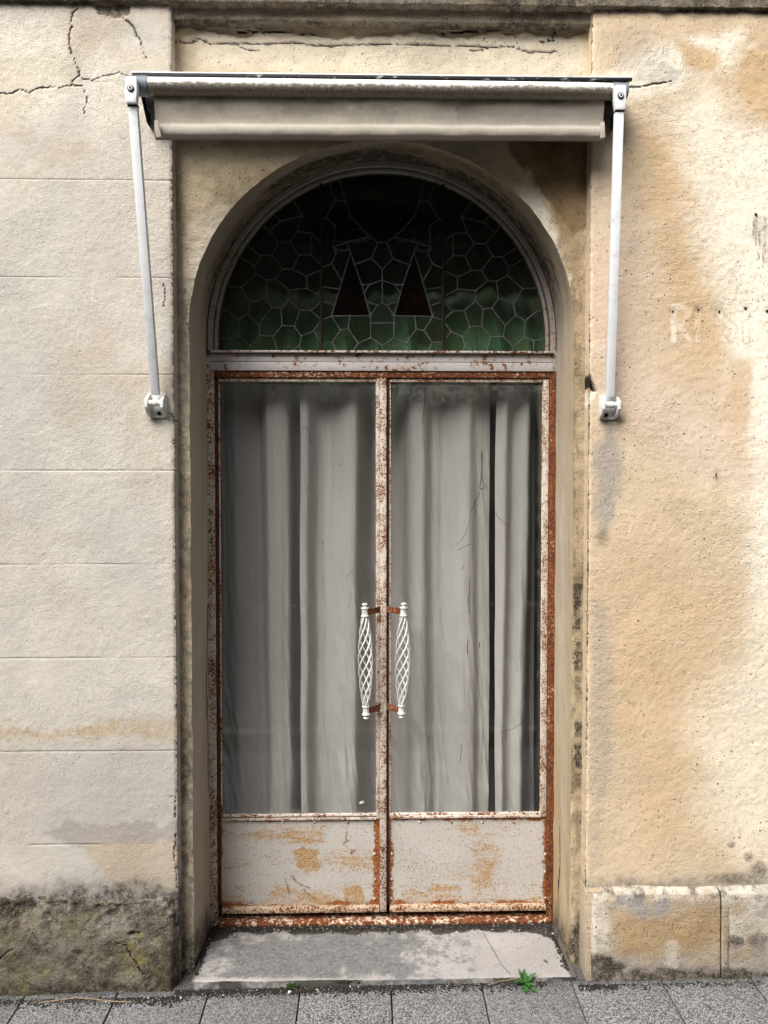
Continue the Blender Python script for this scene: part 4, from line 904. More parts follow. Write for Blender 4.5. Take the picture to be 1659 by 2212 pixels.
# ---- twisted basket pull handles
def handle(pt, pb):
    """pt, pb: photograph points of the top and bottom collars"""
    HY = YD - 0.055
    xt, zt = at(*pt, HY); xb, zb = at(*pb, HY)
    top, bot = Vector((xt, HY, zt)), Vector((xb, HY, zb))
    ax = (top - bot).normalized(); L = (top - bot).length
    q = ax.to_track_quat('Z', 'Y').to_matrix().to_4x4()
    h = put('pull_handle', MB().tube([bot + ax * 0.012, bot + ax * 0.05], 0.0015, 6).mesh('handle_core'), M['handle_white'], door)
    for k in range(6):
        pts = []; rads = []
        for s in range(41):
            t = s / 40; r_ = 0.0070 + 0.0165 * math.sin(math.pi * min(1, max(0, t))) ** 0.75
            a = 2 * math.pi * (k / 6 + 1.12 * t)
            loc = q @ Vector((r_ * math.cos(a), r_ * math.sin(a), 0.014 + t * (L - 0.028)))
            pts.append(bot + loc); rads.append(0.0030)
        MB().tube(pts, rads, 7).build('twisted_bar', M['handle_white'], h)
    col = [(0.0085, -0.016), (0.0135, -0.016), (0.0135, -0.013), (0.0115, -0.0115), (0.0108, -0.010), (0.0108, 0.007), (0.0115, 0.009), (0.0138, 0.0105), (0.0138, 0.0145), (0.008, 0.0150)]
    fin = [(0.0065, 0.014), (0.0065, 0.017), (0.0052, 0.019), (0.0090, 0.0225), (0.0100, 0.0250), (0.0085, 0.0280), (0.0040, 0.0295), (0.0008, 0.0300)]
    for c, sgn in ((top, 1), (bot, -1)):
        Mx = Matrix.Translation(c) @ q @ Matrix.Scale(sgn, 4, (0, 0, 1))
        MB().lathe(col, Mx, 22).build('collar', M['handle_white'], h)
        MB().lathe(fin, Mx, 18).build('finial', M['handle_white'], h)
        tx = dx(822.5) if xt < ACX else dx(834)
        sg = 1 if tx > c.x else -1
        pts = []
        x0 = c.x + sg * 0.009
        br = MB()
        n_ = 10
        for i in range(n_):
            a0, a1 = i / n_, (i + 1) / n_
            f = lambda a: (x0 + (tx - x0) * a, HY + 0.004 + (YD - HY - 0.006) * a ** 1.7)
            (xa, ya), (xb_, yb) = f(a0), f(a1)
            vs = [br.bm.verts.new(p) for p in ((xa, ya, c.z - 0.0105), (xb_, yb, c.z - 0.0105), (xb_, yb, c.z + 0.0105), (xa, ya, c.z + 0.0105), (xa, ya + .003, c.z - 0.0105), (xb_, yb + .003, c.z - 0.0105), (xb_, yb + .003, c.z + 0.0105), (xa, ya + .003, c.z + 0.0105))]
            for fc in ((0, 1, 2, 3), (5, 4, 7, 6), (3, 2, 6, 7), (1, 0, 4, 5), (0, 3, 7, 4), (2, 1, 5, 6)): br.bm.faces.new([vs[z] for z in fc])
        br.build('handle_bracket', M['bracket_rust'], h, smooth=False)
    return h
handle((788.2, 1321.5), (790.6, 1535)); handle((871.8, 1320.5), (867.6, 1533))

# ------------------------------------------------------------------ fanlight
fan = thing('fanlight', (ACX, YD, dz(760)), 'semicircular leaded fanlight of dark green glass with two red triangles above the door', 'window')
def ring(r0, r1, y0, y1, bev=0.001, zb=None, n=120):
    b = bmesh.new(); zb = zb if zb is not None else dz(757)
    pts = [(ACX - 1 * 1, zb)]
    prof = [(r0, y0 + bev), (r0 + bev, y0), (r1 - bev, y0), (r1, y0 + bev), (r1, y1), (r0, y1)]
    rings = []
    path = [('z', zb)] + [('z', z) for z in np.linspace(zb, ARZ, 4)[1:-1]] + [('a', a) for a in np.linspace(math.pi, 0, n)] + [('z2', z) for z in np.linspace(ARZ, zb, 4)[1:]]
    for k, val in path:
        row = []
        for r_, y in prof:
            if k == 'a': row.append(b.verts.new((ACX + r_ * math.cos(val), y, ARZ + r_ * math.sin(val))))
            else: row.append(b.verts.new((ACX + (-r_ if k == 'z' else r_), y, val)))
        rings.append(row)
    for A, B in zip(rings, rings[1:]):
        for k in range(6): b.faces.new((A[k], A[(k + 1) % 6], B[(k + 1) % 6], B[k]))
    b.faces.new(rings[0]); b.faces.new(rings[-1][::-1])
    m = MB(); m.add(b); return m
RI = 0.5655
for nm, r0, r1, y0, y1 in (('arched_frame', 0.5805, FR, YD - 0.002, YD + 0.04), ('arched_bead', RI, 0.5762, YD + 0.008, YD + 0.035)):
    ring(r0, r1, y0, y1).build(nm, M['arch_frame'], fan)
# transom: two boards and a drip ledge
tr = MB().box(dx(457), dx(1192), YD - 0.006, YD + 0.04, dz(801.5), dz(783.2), 0.0012)
tr.box(dx(457), dx(1192), YD - 0.002, YD + 0.04, dz(781.8), dz(765.5), 0.0012)
tr.build('transom', M['transom'], fan)
MB().box(dx(458), dx(1193), YD - 0.018, YD + 0.03, dz(763.5), dz(759.2), 0.0010).build('drip_ledge', M['bead'], fan)
MB().box(dx(1192.4), dx(1200.5), YD - 0.001, YD + 0.04, dz(801.5), dz(758), 0.0010).build('frame_post', M['arch_frame'], fan)

YG = YD + 0.020                            # leaded glass plane
def zl(p): return ((660 + p[0] / 2.765) / 1.507, (500 + p[1] / 2.765) / 1.507)
BX, AXX = 1068, 1616                       # left bar and the axis in the measuring scale
VL = {  # left light: corner points of the lead lattice
 1:(480,1085),2:(470,1010),3:(530,920),4:(620,912),5:(720,1040),6:(665,1132),7:(580,1142),8:(680,800),9:(785,800),10:(865,915),11:(975,910),12:(810,1042),13:(935,1105),
 14:(940,1215),15:(775,1230),16:(770,1315),17:(705,1395),18:(875,1410),19:(975,1415),20:(625,1385),21:(565,1300),22:(430,1340),23:(345,1205),24:(240,1200),25:(405,1445),
 26:(320,1495),27:(215,1410),28:(505,1540),29:(520,1640),30:(635,1645),31:(715,1550),32:(825,1555),33:(890,1645),34:(995,1600),35:(870,1730),36:(430,1735),37:(330,1645),38:(245,1675),
 40:(600,700),41:(850,700),42:(980,720),43:(900,560),44:(700,610)}
EL = [(1,2),(2,3),(3,4),(4,5),(5,6),(6,7),(7,1),(4,8),(8,9),(9,10),(10,11),(10,12),(12,5),(12,13),(13,14),(14,15),(15,6),(15,16),(16,17),(16,18),(18,19),(17,20),(20,21),(21,7),(21,22),(22,23),(23,1),(23,24),
 (22,25),(25,26),(26,27),(25,28),(28,20),(28,29),(29,30),(30,31),(31,17),(31,32),(32,18),(32,33),(33,34),(19,'b1500'),(34,'b1500'),(34,'b1690'),(33,35),(29,36),(36,37),(37,26),(37,38),
 (11,'b1005'),(13,'b1045'),(14,'b1285'),(19,'b1330'),(35,'g812'),(35,'g888'),(30,'g670'),(36,'g430'),(38,'g245'),(38,'a'),(27,'a'),(24,'a'),(3,'a'),(2,'a'),(8,40),(9,41),(41,42),(11,42),(42,'b800'),(41,43),(40,44),(43,44),(40,'a'),(44,'a'),(43,'a')]
VC = {1:(1160,990),2:(1200,900),3:(1330,890),4:(1160,1465),5:(1510,1460),6:(1252,1150),7:(1232,1222),8:(1188,1370),9:(1240,1590),10:(1310,1580),11:(1325,1463),12:(1165,1700),13:(1400,1710),14:(1510,1660),
 15:(1510,1527),16:(1575,1365),17:(1474,1335),18:(1430,1180),19:(1500,1182),20:(1452,1258),21:(1520,945),22:(1367,1000),23:(1575,800),24:(1500,750),
 25:(1180,840),26:(1290,800),27:(1325,560),28:(1285,430),29:(1195,425),30:(1105,580),31:(1190,650),32:(1460,500)}
AXV = {50:1042,51:1140,52:1345,53:1527,54:1730,55:800,56:475}    # points on the axis
EC = [(1,2),(1,6),(3,22),(22,18),(18,20),(20,17),(17,5),(3,6),(6,7),(7,8),(8,4),(4,11),(11,5),(4,9),(9,10),(10,11),(9,12),(10,13),(13,14),(14,15),(15,5),(5,16),(16,17),(18,19),(19,20),(21,22),(21,23),
 (16,52),(19,51),(21,50),(50,51),(51,52),(15,53),(14,54),(23,55),(23,24),(24,26),(26,3),(2,25),(25,26),(12,'g1205'),(13,'g1355'),(54,'gx'),(1,'b1030'),(7,'b1200'),(8,'b1325'),(4,'b1500'),(12,'b1700'),
 (25,31),(31,30),(30,29),(29,28),(28,27),(27,24),(30,'b600'),(29,'a'),(28,'a')]

def faces_of(P, E):
    """faces of a planar straight-line graph, by walking half edges"""
    adj = {}
    for a, b in E: adj.setdefault(a, set()).add(b); adj.setdefault(b, set()).add(a)
    ch = True
    while ch:                              # drop loose ends
        ch = False
        for k in list(adj):
            if len(adj[k]) == 1:
                o = adj[k].pop(); adj[o].discard(k); del adj[k]; ch = True
    order = {k: sorted(v, key=lambda n: math.atan2(P[n][1] - P[k][1], P[n][0] - P[k][0])) for k, v in adj.items()}
    seen = set(); out = []
    for a in adj:
        for b in adj[a]:
            if (a, b) in seen: continue
            f = []; u, v = a, b
            while (u, v) not in seen:
                seen.add((u, v)); f.append(u); o = order[v]; u, v = v, o[(o.index(u) - 1) % len(o)]
            out.append(f)
    return out
def light(V, E, axis=None, mirror=False):
    """vertices in world X,Z plus the boundary of one light; returns P, lead edges, faces"""
    P = {}; edges = []
    ZB = dz(757)
    bx = at(*zl((BX, 1100)), YG)[0]
    def w_(p): return at(*zl(p), YG)
    for k, p in V.items(): P[k] = w_(p)
    bnd = []                                # boundary points, each with a sort key
    arc = []; bar = []; bot = []
    cnt = 1000
    for a, b in E:
        if isinstance(b, str):
            key = (a, b); x, z = P[a]
            if b[0] == 'b': q = (bx, w_((BX, float(b[1:])))[1]); bar.append(cnt) if q not in [P.get(c) for c in bar] else None
            elif b == 'gx': q = (x, ZB); bot.append(cnt)
            elif b[0] == 'g': q = (w_((float(b[1:]), 1700))[0], ZB); bot.append(cnt)
            else:
                an = math.atan2(z - ARZ, x - ACX)
                if z < ARZ: q = (ACX - RI - .002, z + 0.006)
                else: q = (ACX + (RI + .002) * math.cos(an), ARZ + (RI + .002) * math.sin(an))
                arc.append(cnt)
            same = [c for c in P if isinstance(c, int) and c >= 1000 and math.dist(P[c], q) < 1e-6]
            if same: edges.append((a, same[0]))
            else: P[cnt] = q; edges.append((a, cnt)); cnt += 1
        else: edges.append((a, b))
    return P, edges, [c for c in arc if c in P], [c for c in bar if c in P], [c for c in bot if c in P], bx, ZB

panes = []; leads = []
def add_light(P, edges, frame_loop):
    """frame_loop: closed list of boundary vertex ids"""
    E = list(edges) + list(zip(frame_loop, frame_loop[1:] + frame_loop[:1]))
    fs = faces_of(P, E)
    for f in fs:
        pts = [P[k] for k in f]
        ar = sum(pts[i][0] * pts[(i + 1) % len(pts)][1] - pts[(i + 1) % len(pts)][0] * pts[i][1] for i in range(len(pts))) / 2
        if len(f) >= 3 and 1e-5 < abs(ar):
            panes.append((ar, f, pts))
    return fs
def build_lights():
    out = []
    # ---- side light
    P, edges, arc, bar, bot, bx, ZB = light(VL, EL)
    zc = ARZ + math.sqrt((RI + .002) ** 2 - (bx - ACX) ** 2)
    P['c0'] = (ACX - RI - .002, ZB); P['c1'] = (bx, ZB); P['c2'] = (bx, zc)
    bot.sort(key=lambda k: P[k][0]); bar = sorted(set(bar), key=lambda k: P[k][1])
    # arc samples from the bar's top down to the left foot
    am = [(math.atan2(P[k][1] - ARZ, P[k][0] - ACX) if P[k][1] >= ARZ else math.pi + (ARZ - P[k][1]), k) for k in arc]
    a0 = math.atan2(zc - ARZ, bx - ACX)
    for i, a in enumerate(np.linspace(a0, math.pi, 26)[1:]):
        P['s%d' % i] = (ACX + (RI + .002) * math.cos(a), ARZ + (RI + .002) * math.sin(a)); am.append((a, 's%d' % i))
    am.sort()
    loop = ['c0'] + bot + ['c1'] + bar + ['c2'] + [k for _, k in am]
    out.append((P, edges, loop))
    # the same light mirrored
    Pm = {k: (2 * ACX - x, z) for k, (x, z) in P.items()}
    out.append((Pm, edges, loop[::-1]))
    # ---- centre light, both halves
    V = dict(VC)
    for k, y in AXV.items(): V[k] = (AXX, y)
    P, edges, arc, bar, bot, bx, ZB = light(V, EC)
    for k in AXV: P[k] = (ACX, P[k][1])
    for k in list(P):
        if k in bot and abs(P[k][0] - P[54][0]) < .004: P[k] = (ACX, ZB)
    axis_ids = set(AXV) | {k for k in P if abs(P[k][0] - ACX) < 1e-6}
    mk = lambda k: k if k in axis_ids else ('m', k)
    Pf = dict(P)
    for k, (x, z) in P.items():
        if k not in axis_ids: Pf[('m', k)] = (2 * ACX - x, z)
    Ef = list(edges) + [(mk(a), mk(b)) for a, b in edges if not (a in axis_ids and b in axis_ids)]
    zc = ARZ + math.sqrt((RI + .002) ** 2 - (bx - ACX) ** 2); bx2 = 2 * ACX - bx
    Pf['c0'] = (bx, ZB); Pf['c1'] = (bx2, ZB); Pf['c2'] = (bx2, zc); Pf['c3'] = (bx, zc)
    bar = sorted(set(bar), key=lambda k: P[k][1])
    bl = sorted(set([k for k in bot] + [mk(k) for k in bot]), key=lambda k: Pf[k][0])
    am = []
    for k in arc:
        for q in (k, mk(k)): am.append((math.atan2(Pf[q][1] - ARZ, Pf[q][0] - ACX), q))
    a0 = math.atan2(zc - ARZ, bx2 - ACX)
    for i, a in enumerate(np.linspace(a0, math.pi - a0, 22)[1:-1]):
        Pf['s%d' % i] = (ACX + (RI + .002) * math.cos(a), ARZ + (RI + .002) * math.sin(a)); am.append((a, 's%d' % i))
    am.sort(key=lambda t: t[0])
    loop = ['c0'] + bl + ['c1'] + [mk(k) for k in bar] + ['c2'] + [k for _, k in am] + ['c3'] + bar[::-1]
    out.append((Pf, Ef, loop))
    return out
LIGHTS = build_lights()
red_sets = [{3, 22, 18, 20, 17, 5, 11, 4, 8, 7, 6}]
prand = random.Random(11)
for li, (P, edges, loop) in enumerate(LIGHTS):
    E = list(edges) + list(zip(loop, loop[1:] + loop[:1]))
    lead = MB()
    for a, b in edges:
        pa, pb = Vector((P[a][0], YG - 0.002, P[a][1])), Vector((P[b][0], YG - 0.002, P[b][1]))
        d = pb - pa
        if d.length < 0.002: continue
        w0 = prand.uniform(0.0020, 0.0031)
        lead.tube([pa, pa.lerp(pb, .5) + Vector((prand.uniform(-.0006, .0006), 0, prand.uniform(-.0006, .0006))), pb], [w0, w0 * .92, w0], 6)
    for k in {q for e in edges for q in e}:
        c = Vector((P[k][0], YG - 0.0025, P[k][1]))
        lead.lathe([(0.0006, -0.003), (0.0034, -0.0018), (0.0040, 0), (0.0034, 0.0018), (0.0006, 0.003)], Matrix.Translation(c) @ Matrix.Rotation(R(90), 4, 'X'), 8)
    if li == 2:                             # scrolls of lead above the triangles
        for sg in (1, -1):
            for r_, cx_, cy_, a0, a1 in ((75, 1250, 840, 20, 175), (62, 1250, 835, 20, 175), (110, 1400, 740, -20, 140), (92, 1400, 735, -20, 140), (105, 1225, 735, 60, 200), (60, 1395, 720, 180, 330)):
                pts = []
                for a in np.linspace(R(a0), R(a1), 16):
                    x, z = at(*zl((cx_ + r_ * math.cos(a) * 1.1, cy_ + r_ * math.sin(a) * 0.55)), YG)
                    x = x if sg > 0 else 2 * ACX - x
                    pts.append((x, YG - 0.003, z))
                lead.tube(pts, 0.0011, 6)
    lead.build('lead_came', M['lead'], fan)
    fs = faces_of(P, E)
    outer = max(fs, key=lambda f: abs(sum(P[f[i]][0] * P[f[(i + 1) % len(f)]][1] - P[f[(i + 1) % len(f)]][0] * P[f[i]][1] for i in range(len(f)))))
    for f in fs:
        if f is outer or len(f) < 3: continue
        base = {k[1] if isinstance(k, tuple) else k for k in f}
        red = li == 2 and {3, 4, 5, 11} <= base
        pts = [P[k] for k in f]
        me = bpy.data.meshes.new('glass_pane')
        ty = prand.uniform(-.0006, .0006)
        me.from_pydata([(x, YG + ty, z) for x, z in pts] , [], [list(range(len(pts)))])
        me.update()
        o = put('glass_pane', me, M['glass_red'] if red else M[prand.choice(['glass_green', 'glass_green', 'glass_green_b', 'glass_green_c', 'glass_green_d'])], fan)
        if red: o['label'] = 'dark red triangular pane'
bxw = at(*zl((BX, 1100)), YG)[0]
for x in (bxw, 2 * ACX - bxw):
    zc = ARZ + math.sqrt(RI ** 2 - (x - ACX) ** 2)
    MB().tube([(x, YG - 0.008, dz(758)), (x, YG - 0.008, zc)], 0.0052, 10).build('mullion', M['mullion'], fan)

# ------------------------------------------------------------------ curtains
def curtain(name, label, ctrl, z0, z1, Y0, mat, seed, lean=0.0, recede=0.0, group='grey curtains behind the door glass', cat='curtain', amp=0.90):
    """ctrl: (photograph x, depth) fold profile at mid height"""
    c = np.array(ctrl, float); xs = np.array([AX(p, Y0) for p in c[:, 0]])
    U = np.arange(xs[0], xs[-1], 0.0028)
    def fn(u, v):
        t = (v - z0) / (z1 - z0)
        drift = (fbm(u * 3.0, v * 0.55, 2, seed) - .5) * 0.050 + lean * (0.5 - t)
        uu = u + drift * np.sin(np.clip((u - xs[0]) / (xs[-1] - xs[0]), 0, 1) * math.pi)
        d = np.interp(uu, xs, c[:, 1]); d2 = np.interp(uu + .006, xs, c[:, 1]); d3 = np.interp(uu - .006, xs, c[:, 1]); d4 = np.interp(uu + .011, xs, c[:, 1]); d5 = np.interp(uu - .011, xs, c[:, 1])
        d = (d * 2 + d2 * 2 + d3 * 2 + d4 + d5) / 8
        low = 0.30 + 0.70 * sstep(0.75, 0.15, t); rg = lambda a, b, k: 1 - np.abs(2 * fbm(a, b, 3, seed + k) - 1)
        wr = (fbm(u * 16 + v * 5, v * 4, 4, seed + 3) - .5) * 0.012 * low - rg(u * 30 + v * 3.5, v * 1.6, 5) ** 3 * 0.006 * low - rg(u * 22 + v * 8, v * 3.2, 15) ** 4 * 0.006 * low * sstep(.45, .7, fbm(u * 3, v * 2, 2, seed + 21)) + (fbm(u * 50 + v * 14, v * 16, 4, seed + 9) - .5) * 0.006 * low
        wr = wr + (fbm(u * 30, v * 0.5, 2, seed + 13) - .5) * 0.014
        return u + (fbm(v * 1.4, v * 0 + seed, 3, seed + 7) - .5) * 0.014, Y0 + d * amp + wr + recede * np.clip(t, 0, 1) ** 1.5, v, None
    o = sheet(name, U, np.arange(z0, z1, 0.009), fn, mat)
    return tag(o, label, cat, group)
CZ0, CZ1 = 0.05, 1.99
curtain('curtain', 'grey curtain with one pale fold in deep shade, nearest the scored cream wall', [(440, .10), (474, .09), (505, .075), (530, .095), (552, .105), (560, .085), (570, .025), (600, .008), (622, .02), (634, .065), (644, .095), (668, .11), (690, .12)], CZ0, CZ1, YD + 0.085, M['curtain'], 301)
curtain('curtain', 'grey curtain whose crisp bright straight edge overlaps a shaded curtain beside it', [(649, .012), (656, .0), (668, .012), (676, .055), (695, .065), (715, .060), (735, .03), (755, .012), (770, .015), (780, .07), (792, .13), (804, .17), (830, .20)], CZ0, CZ1, YD + 0.075, M['curtain'], 317, 0.008)
curtain('curtain', 'broad wrinkled grey curtain with long black cobwebs on the glass before it', [(832, .22), (852, .20), (866, .16), (876, .06), (890, .02), (905, .008), (920, .014), (932, .045), (960, .05), (985, .03), (1005, .010), (1020, .012), (1032, .04), (1050, .045), (1062, .05)], CZ0, CZ1, YD + 0.08, M['curtain'], 333, -0.02)
curtain('curtain', 'narrow grey curtain strip past the dark gap next to the fully rusted jamb', [(1073, .03), (1081, .008), (1096, .004), (1104, .05), (1114, .06), (1122, .02), (1134, .004), (1146, .012), (1154, .07), (1162, .10), (1170, .12)], CZ0, CZ1, YD + 0.08, M['curtain'], 349, 0.01)
fold = []
for i, p in enumerate(np.arange(440, 1225, 13)): fold.append((p, 0.03 + 0.025 * math.sin(i * 1.25) + 0.015 * math.sin(i * 0.47 + 1)))
curtain('fanlight_curtain', 'pale curtain in vertical folds seen dimly through the green leaded fanlight', fold, dz(758), 2.66, YD + 0.07, M['curtain_top'], 365, 0, 0.75, None)

# cobwebs and streaks stuck to the panes
def web(label, lines):
    x0, y0 = lines[0][0][0]; xa, za = at(x0, y0, YD + 0.0165)
    t = thing('cobweb', (xa, YD + 0.0165, za), label, 'cobweb')
    for L, wd in lines:
        pts = [(lambda q: (q[0], YD + 0.0165, q[1]))(at(x, y, YD + 0.0165)) for x, y in L]
        MB().tube(pts, wd * 1.2, 5).build('strand', M['web'], t)
def lr(L): return [((1220 + x / 2.765) / 1.507, (1200 + y / 2.765) / 1.507) for x, y in L]
def lr2(L): return [((1220 + x / 2.765) / 1.507, (1950 + y / 2.765) / 1.507) for x, y in L]
def ll(L): return [((680 + x / 2.765) / 1.507, (1200 + y / 2.765) / 1.507) for x, y in L]
web('long sooty cobweb strand trailing down the pane before the broad wrinkled curtain', [
 (lr([(962,750),(966,800),(965,860),(962,930),(952,1010),(945,1080)]), .0011), (lr([(962,750),(955,790),(965,830)]), .0006), (lr([(965,950),(975,1040),(1000,1045),(1005,1080)]), .0008), (lr([(945,1080),(965,1085),(975,1070)]), .0013),
 (lr([(940,1110),(935,1150),(905,1185),(890,1240),(865,1280)]), .0009), (lr([(865,1280),(850,1370),(818,1485),(770,1555),(732,1583)]), .0005), (lr([(905,1185),(905,1325)]), .0006), (lr([(745,1635),(770,1620),(860,1578)]), .0006), (lr([(805,1775),(790,1800),(765,1815)]), .0006),
 (lr([(855,1880),(855,1965),(848,2100),(850,2190)]), .0009), (lr2([(848,0),(850,130)]), .0009), (lr2([(840,370),(833,430),(835,500)]), .0010), (lr2([(945,390),(940,435)]), .0012), (lr2([(490,1230),(487,1310)]), .0009), (lr2([(780,1310),(775,1420),(765,1460)]), .0007), (lr2([(975,1160),(965,1380),(962,1480)]), .0006)])
web('faint cobweb with a dark clot on the pane before the narrow curtain strip', [(lr([(1085,1290),(1110,1335),(1170,1395),(1198,1420)]), .0006), (lr2([(1390,970),(1340,1080),(1320,1115),(1250,1165),(1150,1195)]), .0006), (lr2([(1185,1195),(1178,1275)]), .0006), (lr([(455,170),(450,270),(440,380),(430,490)]), .0010)])
web('small black insect web marks on the pane before the crisp edged curtain', [(ll([(835,560),(850,525),(880,530),(900,550),(905,620),(920,675)]), .0006), (ll([(875,1075),(900,1068),(910,1095)]), .0006), (ll([(1165,870),(1190,868),(1205,848)]), .0006), (ll([(1020,1545),(1030,1590)]), .0009), (ll([(1225,1895),(1270,1835),(1315,1805)]), .0005), (ll([(1285,2030),(1265,2110),(1255,2150)]), .0005), (ll([(430,1870),(415,1890)]), .0005)])

# ------------------------------------------------------------------ awning
awn = thing('awning', (0.04, YW, 2.7), 'folded beige canvas awning with mildewed white bar and two white arms over the niche', 'awning')
YL_, YR_ = 2.185, 2.285                     # the front bar hangs a little askew
bl_ = Vector((*[at(318, 186.5, YL_)[0]], YL_, at(318, 186.5, YL_)[1])); br_ = Vector((at(1322, 198, YR_)[0], YR_, at(1322, 198, YR_)[1]))
bd = (br_ - bl_).normalized(); RB = 0.0235
def bar_fn(u, v):                           # u along the bar, v angle
    c0 = np.array(bl_)[:, None, None] + (np.array(br_ - bl_))[:, None, None] * u
    a = np.array(Vector((0, 0, 1)).cross(bd).normalized()); b = np.array(bd.cross(Vector(a)).normalized())
    p = c0 + a[:, None, None] * RB * np.cos(v) * -1 + np.abs(b)[:, None, None] * 0 + np.array([0, 0, 1.0])[:, None, None] * RB * np.sin(v)
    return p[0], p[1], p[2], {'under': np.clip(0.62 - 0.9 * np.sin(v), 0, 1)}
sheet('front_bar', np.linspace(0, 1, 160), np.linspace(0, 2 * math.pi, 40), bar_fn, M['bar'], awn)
def along(p, s): return p + bd * s
capL, capR = along(bl_, -0.055), along(br_, 0.040)
q = bd.to_track_quat('Z', 'Y').to_matrix().to_4x4()
for p0, p1 in ((bl_, capL), (br_, capR)):
    Lc = (p1 - p0).length; dr = (p1 - p0).normalized().to_track_quat('Z', 'Y').to_matrix().to_4x4()
    MB().lathe([(0.020, -0.004), (0.0262, -0.003), (0.0262, Lc - 0.004), (0.0275, Lc - 0.003), (0.0275, Lc), (0.024, Lc + 0.002)], Matrix.Translation(p0) @ dr, 26).build('end_cap', M['endcap'], awn)
# hood plate against the wall
HYF = 2.262
hx0, hz0 = at(283.5, 153, HYF); hx1, hz1 = at(1367, 166, HYF); hz = (hz0 + hz1) / 2
hd = MB(); hd.box(hx0, hx1, HYF, YW + 0.06, hz - 0.004, hz, 0.0008)
hoodo = hd.build('hood', M['arm_white'], awn)
MB().box(hx0 + .001, hx1 - .001, HYF + 0.0015, HYF + 0.006, hz - 0.012, hz - 0.0042, 0.0006).build('hood_lip', M['hood_under'], hoodo)
MB().box(hx0 + 0.02, hx1 - 0.02, HYF + 0.012, YW + 0.05, hz - 0.007, hz - 0.0045).build('hood_soffit', M['black_metal'], hoodo)
for x in (hx0 + 0.020, hx1 - 0.026):
    MB().prism([(0, 0), (0.002, 0), (0.002, 0.02), (0, 0.02)], 0.01, Matrix.Translation((x, HYF + .02, hz - .03)))
    b = MB(); bm_ = bmesh.new()
    prof = [(HYF + 0.012, hz - 0.005), (YW + 0.02, hz - 0.005), (YW + 0.02, hz - 0.105), (YW - 0.03, hz - 0.105), (HYF + 0.02, hz - 0.050)]
    f0 = [bm_.verts.new((x - 0.0015, y, z)) for y, z in prof]; f1 = [bm_.verts.new((x + 0.0015, y, z)) for y, z in prof]
    bm_.faces.new(f0); bm_.faces.new(f1[::-1])
    for k in range(5): bm_.faces.new((f0[k], f1[k], f1[(k + 1) % 5], f0[(k + 1) % 5]))
    b.add(bm_).build('side_bracket', M['black_metal'], awn, smooth=False)
# roller with the wound cloth, in the dark behind the bar
MB().tube([(hx0 + 0.03, HYF + 0.066, hz - 0.050), (hx1 - 0.03, HYF + 0.066, hz - 0.050)], 0.036, 20).build('roller', M['black_metal'], awn)
def valance(u, v):                          # u: 0..1 along, v: 0 top .. 1 bottom
    p0 = Vector((at(331, 230, YL_)[0], YL_, 0)); p1 = Vector((at(1306.5, 230, YR_)[0], YR_, 0))
    X = p0.x + (p1.x - p0.x) * u; Y = p0.y + (p1.y - p0.y) * u
    zt = (bl_.z - 0.010) + (br_.z - bl_.z) * u
    zb = at(345, 295.5, YL_)[1] * (1 - u) + at(1300, 297.5, YR_)[1] * u
    Z = zt + (zb - zt) * v
    hem = sstep(0.62, 0.74, v)
    Y = Y + 0.004 - 0.010 * hem * np.sin(np.clip((v - .62) / .38, 0, 1) * math.pi) + 0.012 * sstep(0, .6, v) + 0.006 * sstep(.90, 1, v) + (fbm(u * 9, v * 1.2, 3, 400) - .5) * 0.010
    Z = Z + (fbm(u * 6, v * 0, 2, 401) - .5) * 0.004 * v
    return X, Y, Z, {'grime': np.clip(0.55 * sstep(.30, .0, v) + 0.35 * sstep(.5, .65, fbm(u * 16, v * 3, 4, 402)) * sstep(.7, .3, v) + 0.6 * sstep(.965, .99, v), 0, 1)}  # top band painted dark for the bar's shadow; blotches are stains
sheet('valance', np.linspace(0, 1, 260), np.linspace(0, 1, 60), valance, M['valance'], awn, flip=True)
for (px, py, Yv, sg) in ((339, 281, YL_ - 0.004, 1), (1302, 283, YR_ - 0.002, -1)):
    x, z = at(px, py, Yv)
    MB().prism([(-0.007, 0.024), (0.004, 0.026), (0.007 + 0.006 * (sg > 0), -0.020), (-0.002 - 0.006 * (sg < 0), -0.022)], 0.006, Matrix.Translation((x, Yv - 0.004, z)), 0.001).build('hem_clip', M['valance'], awn)

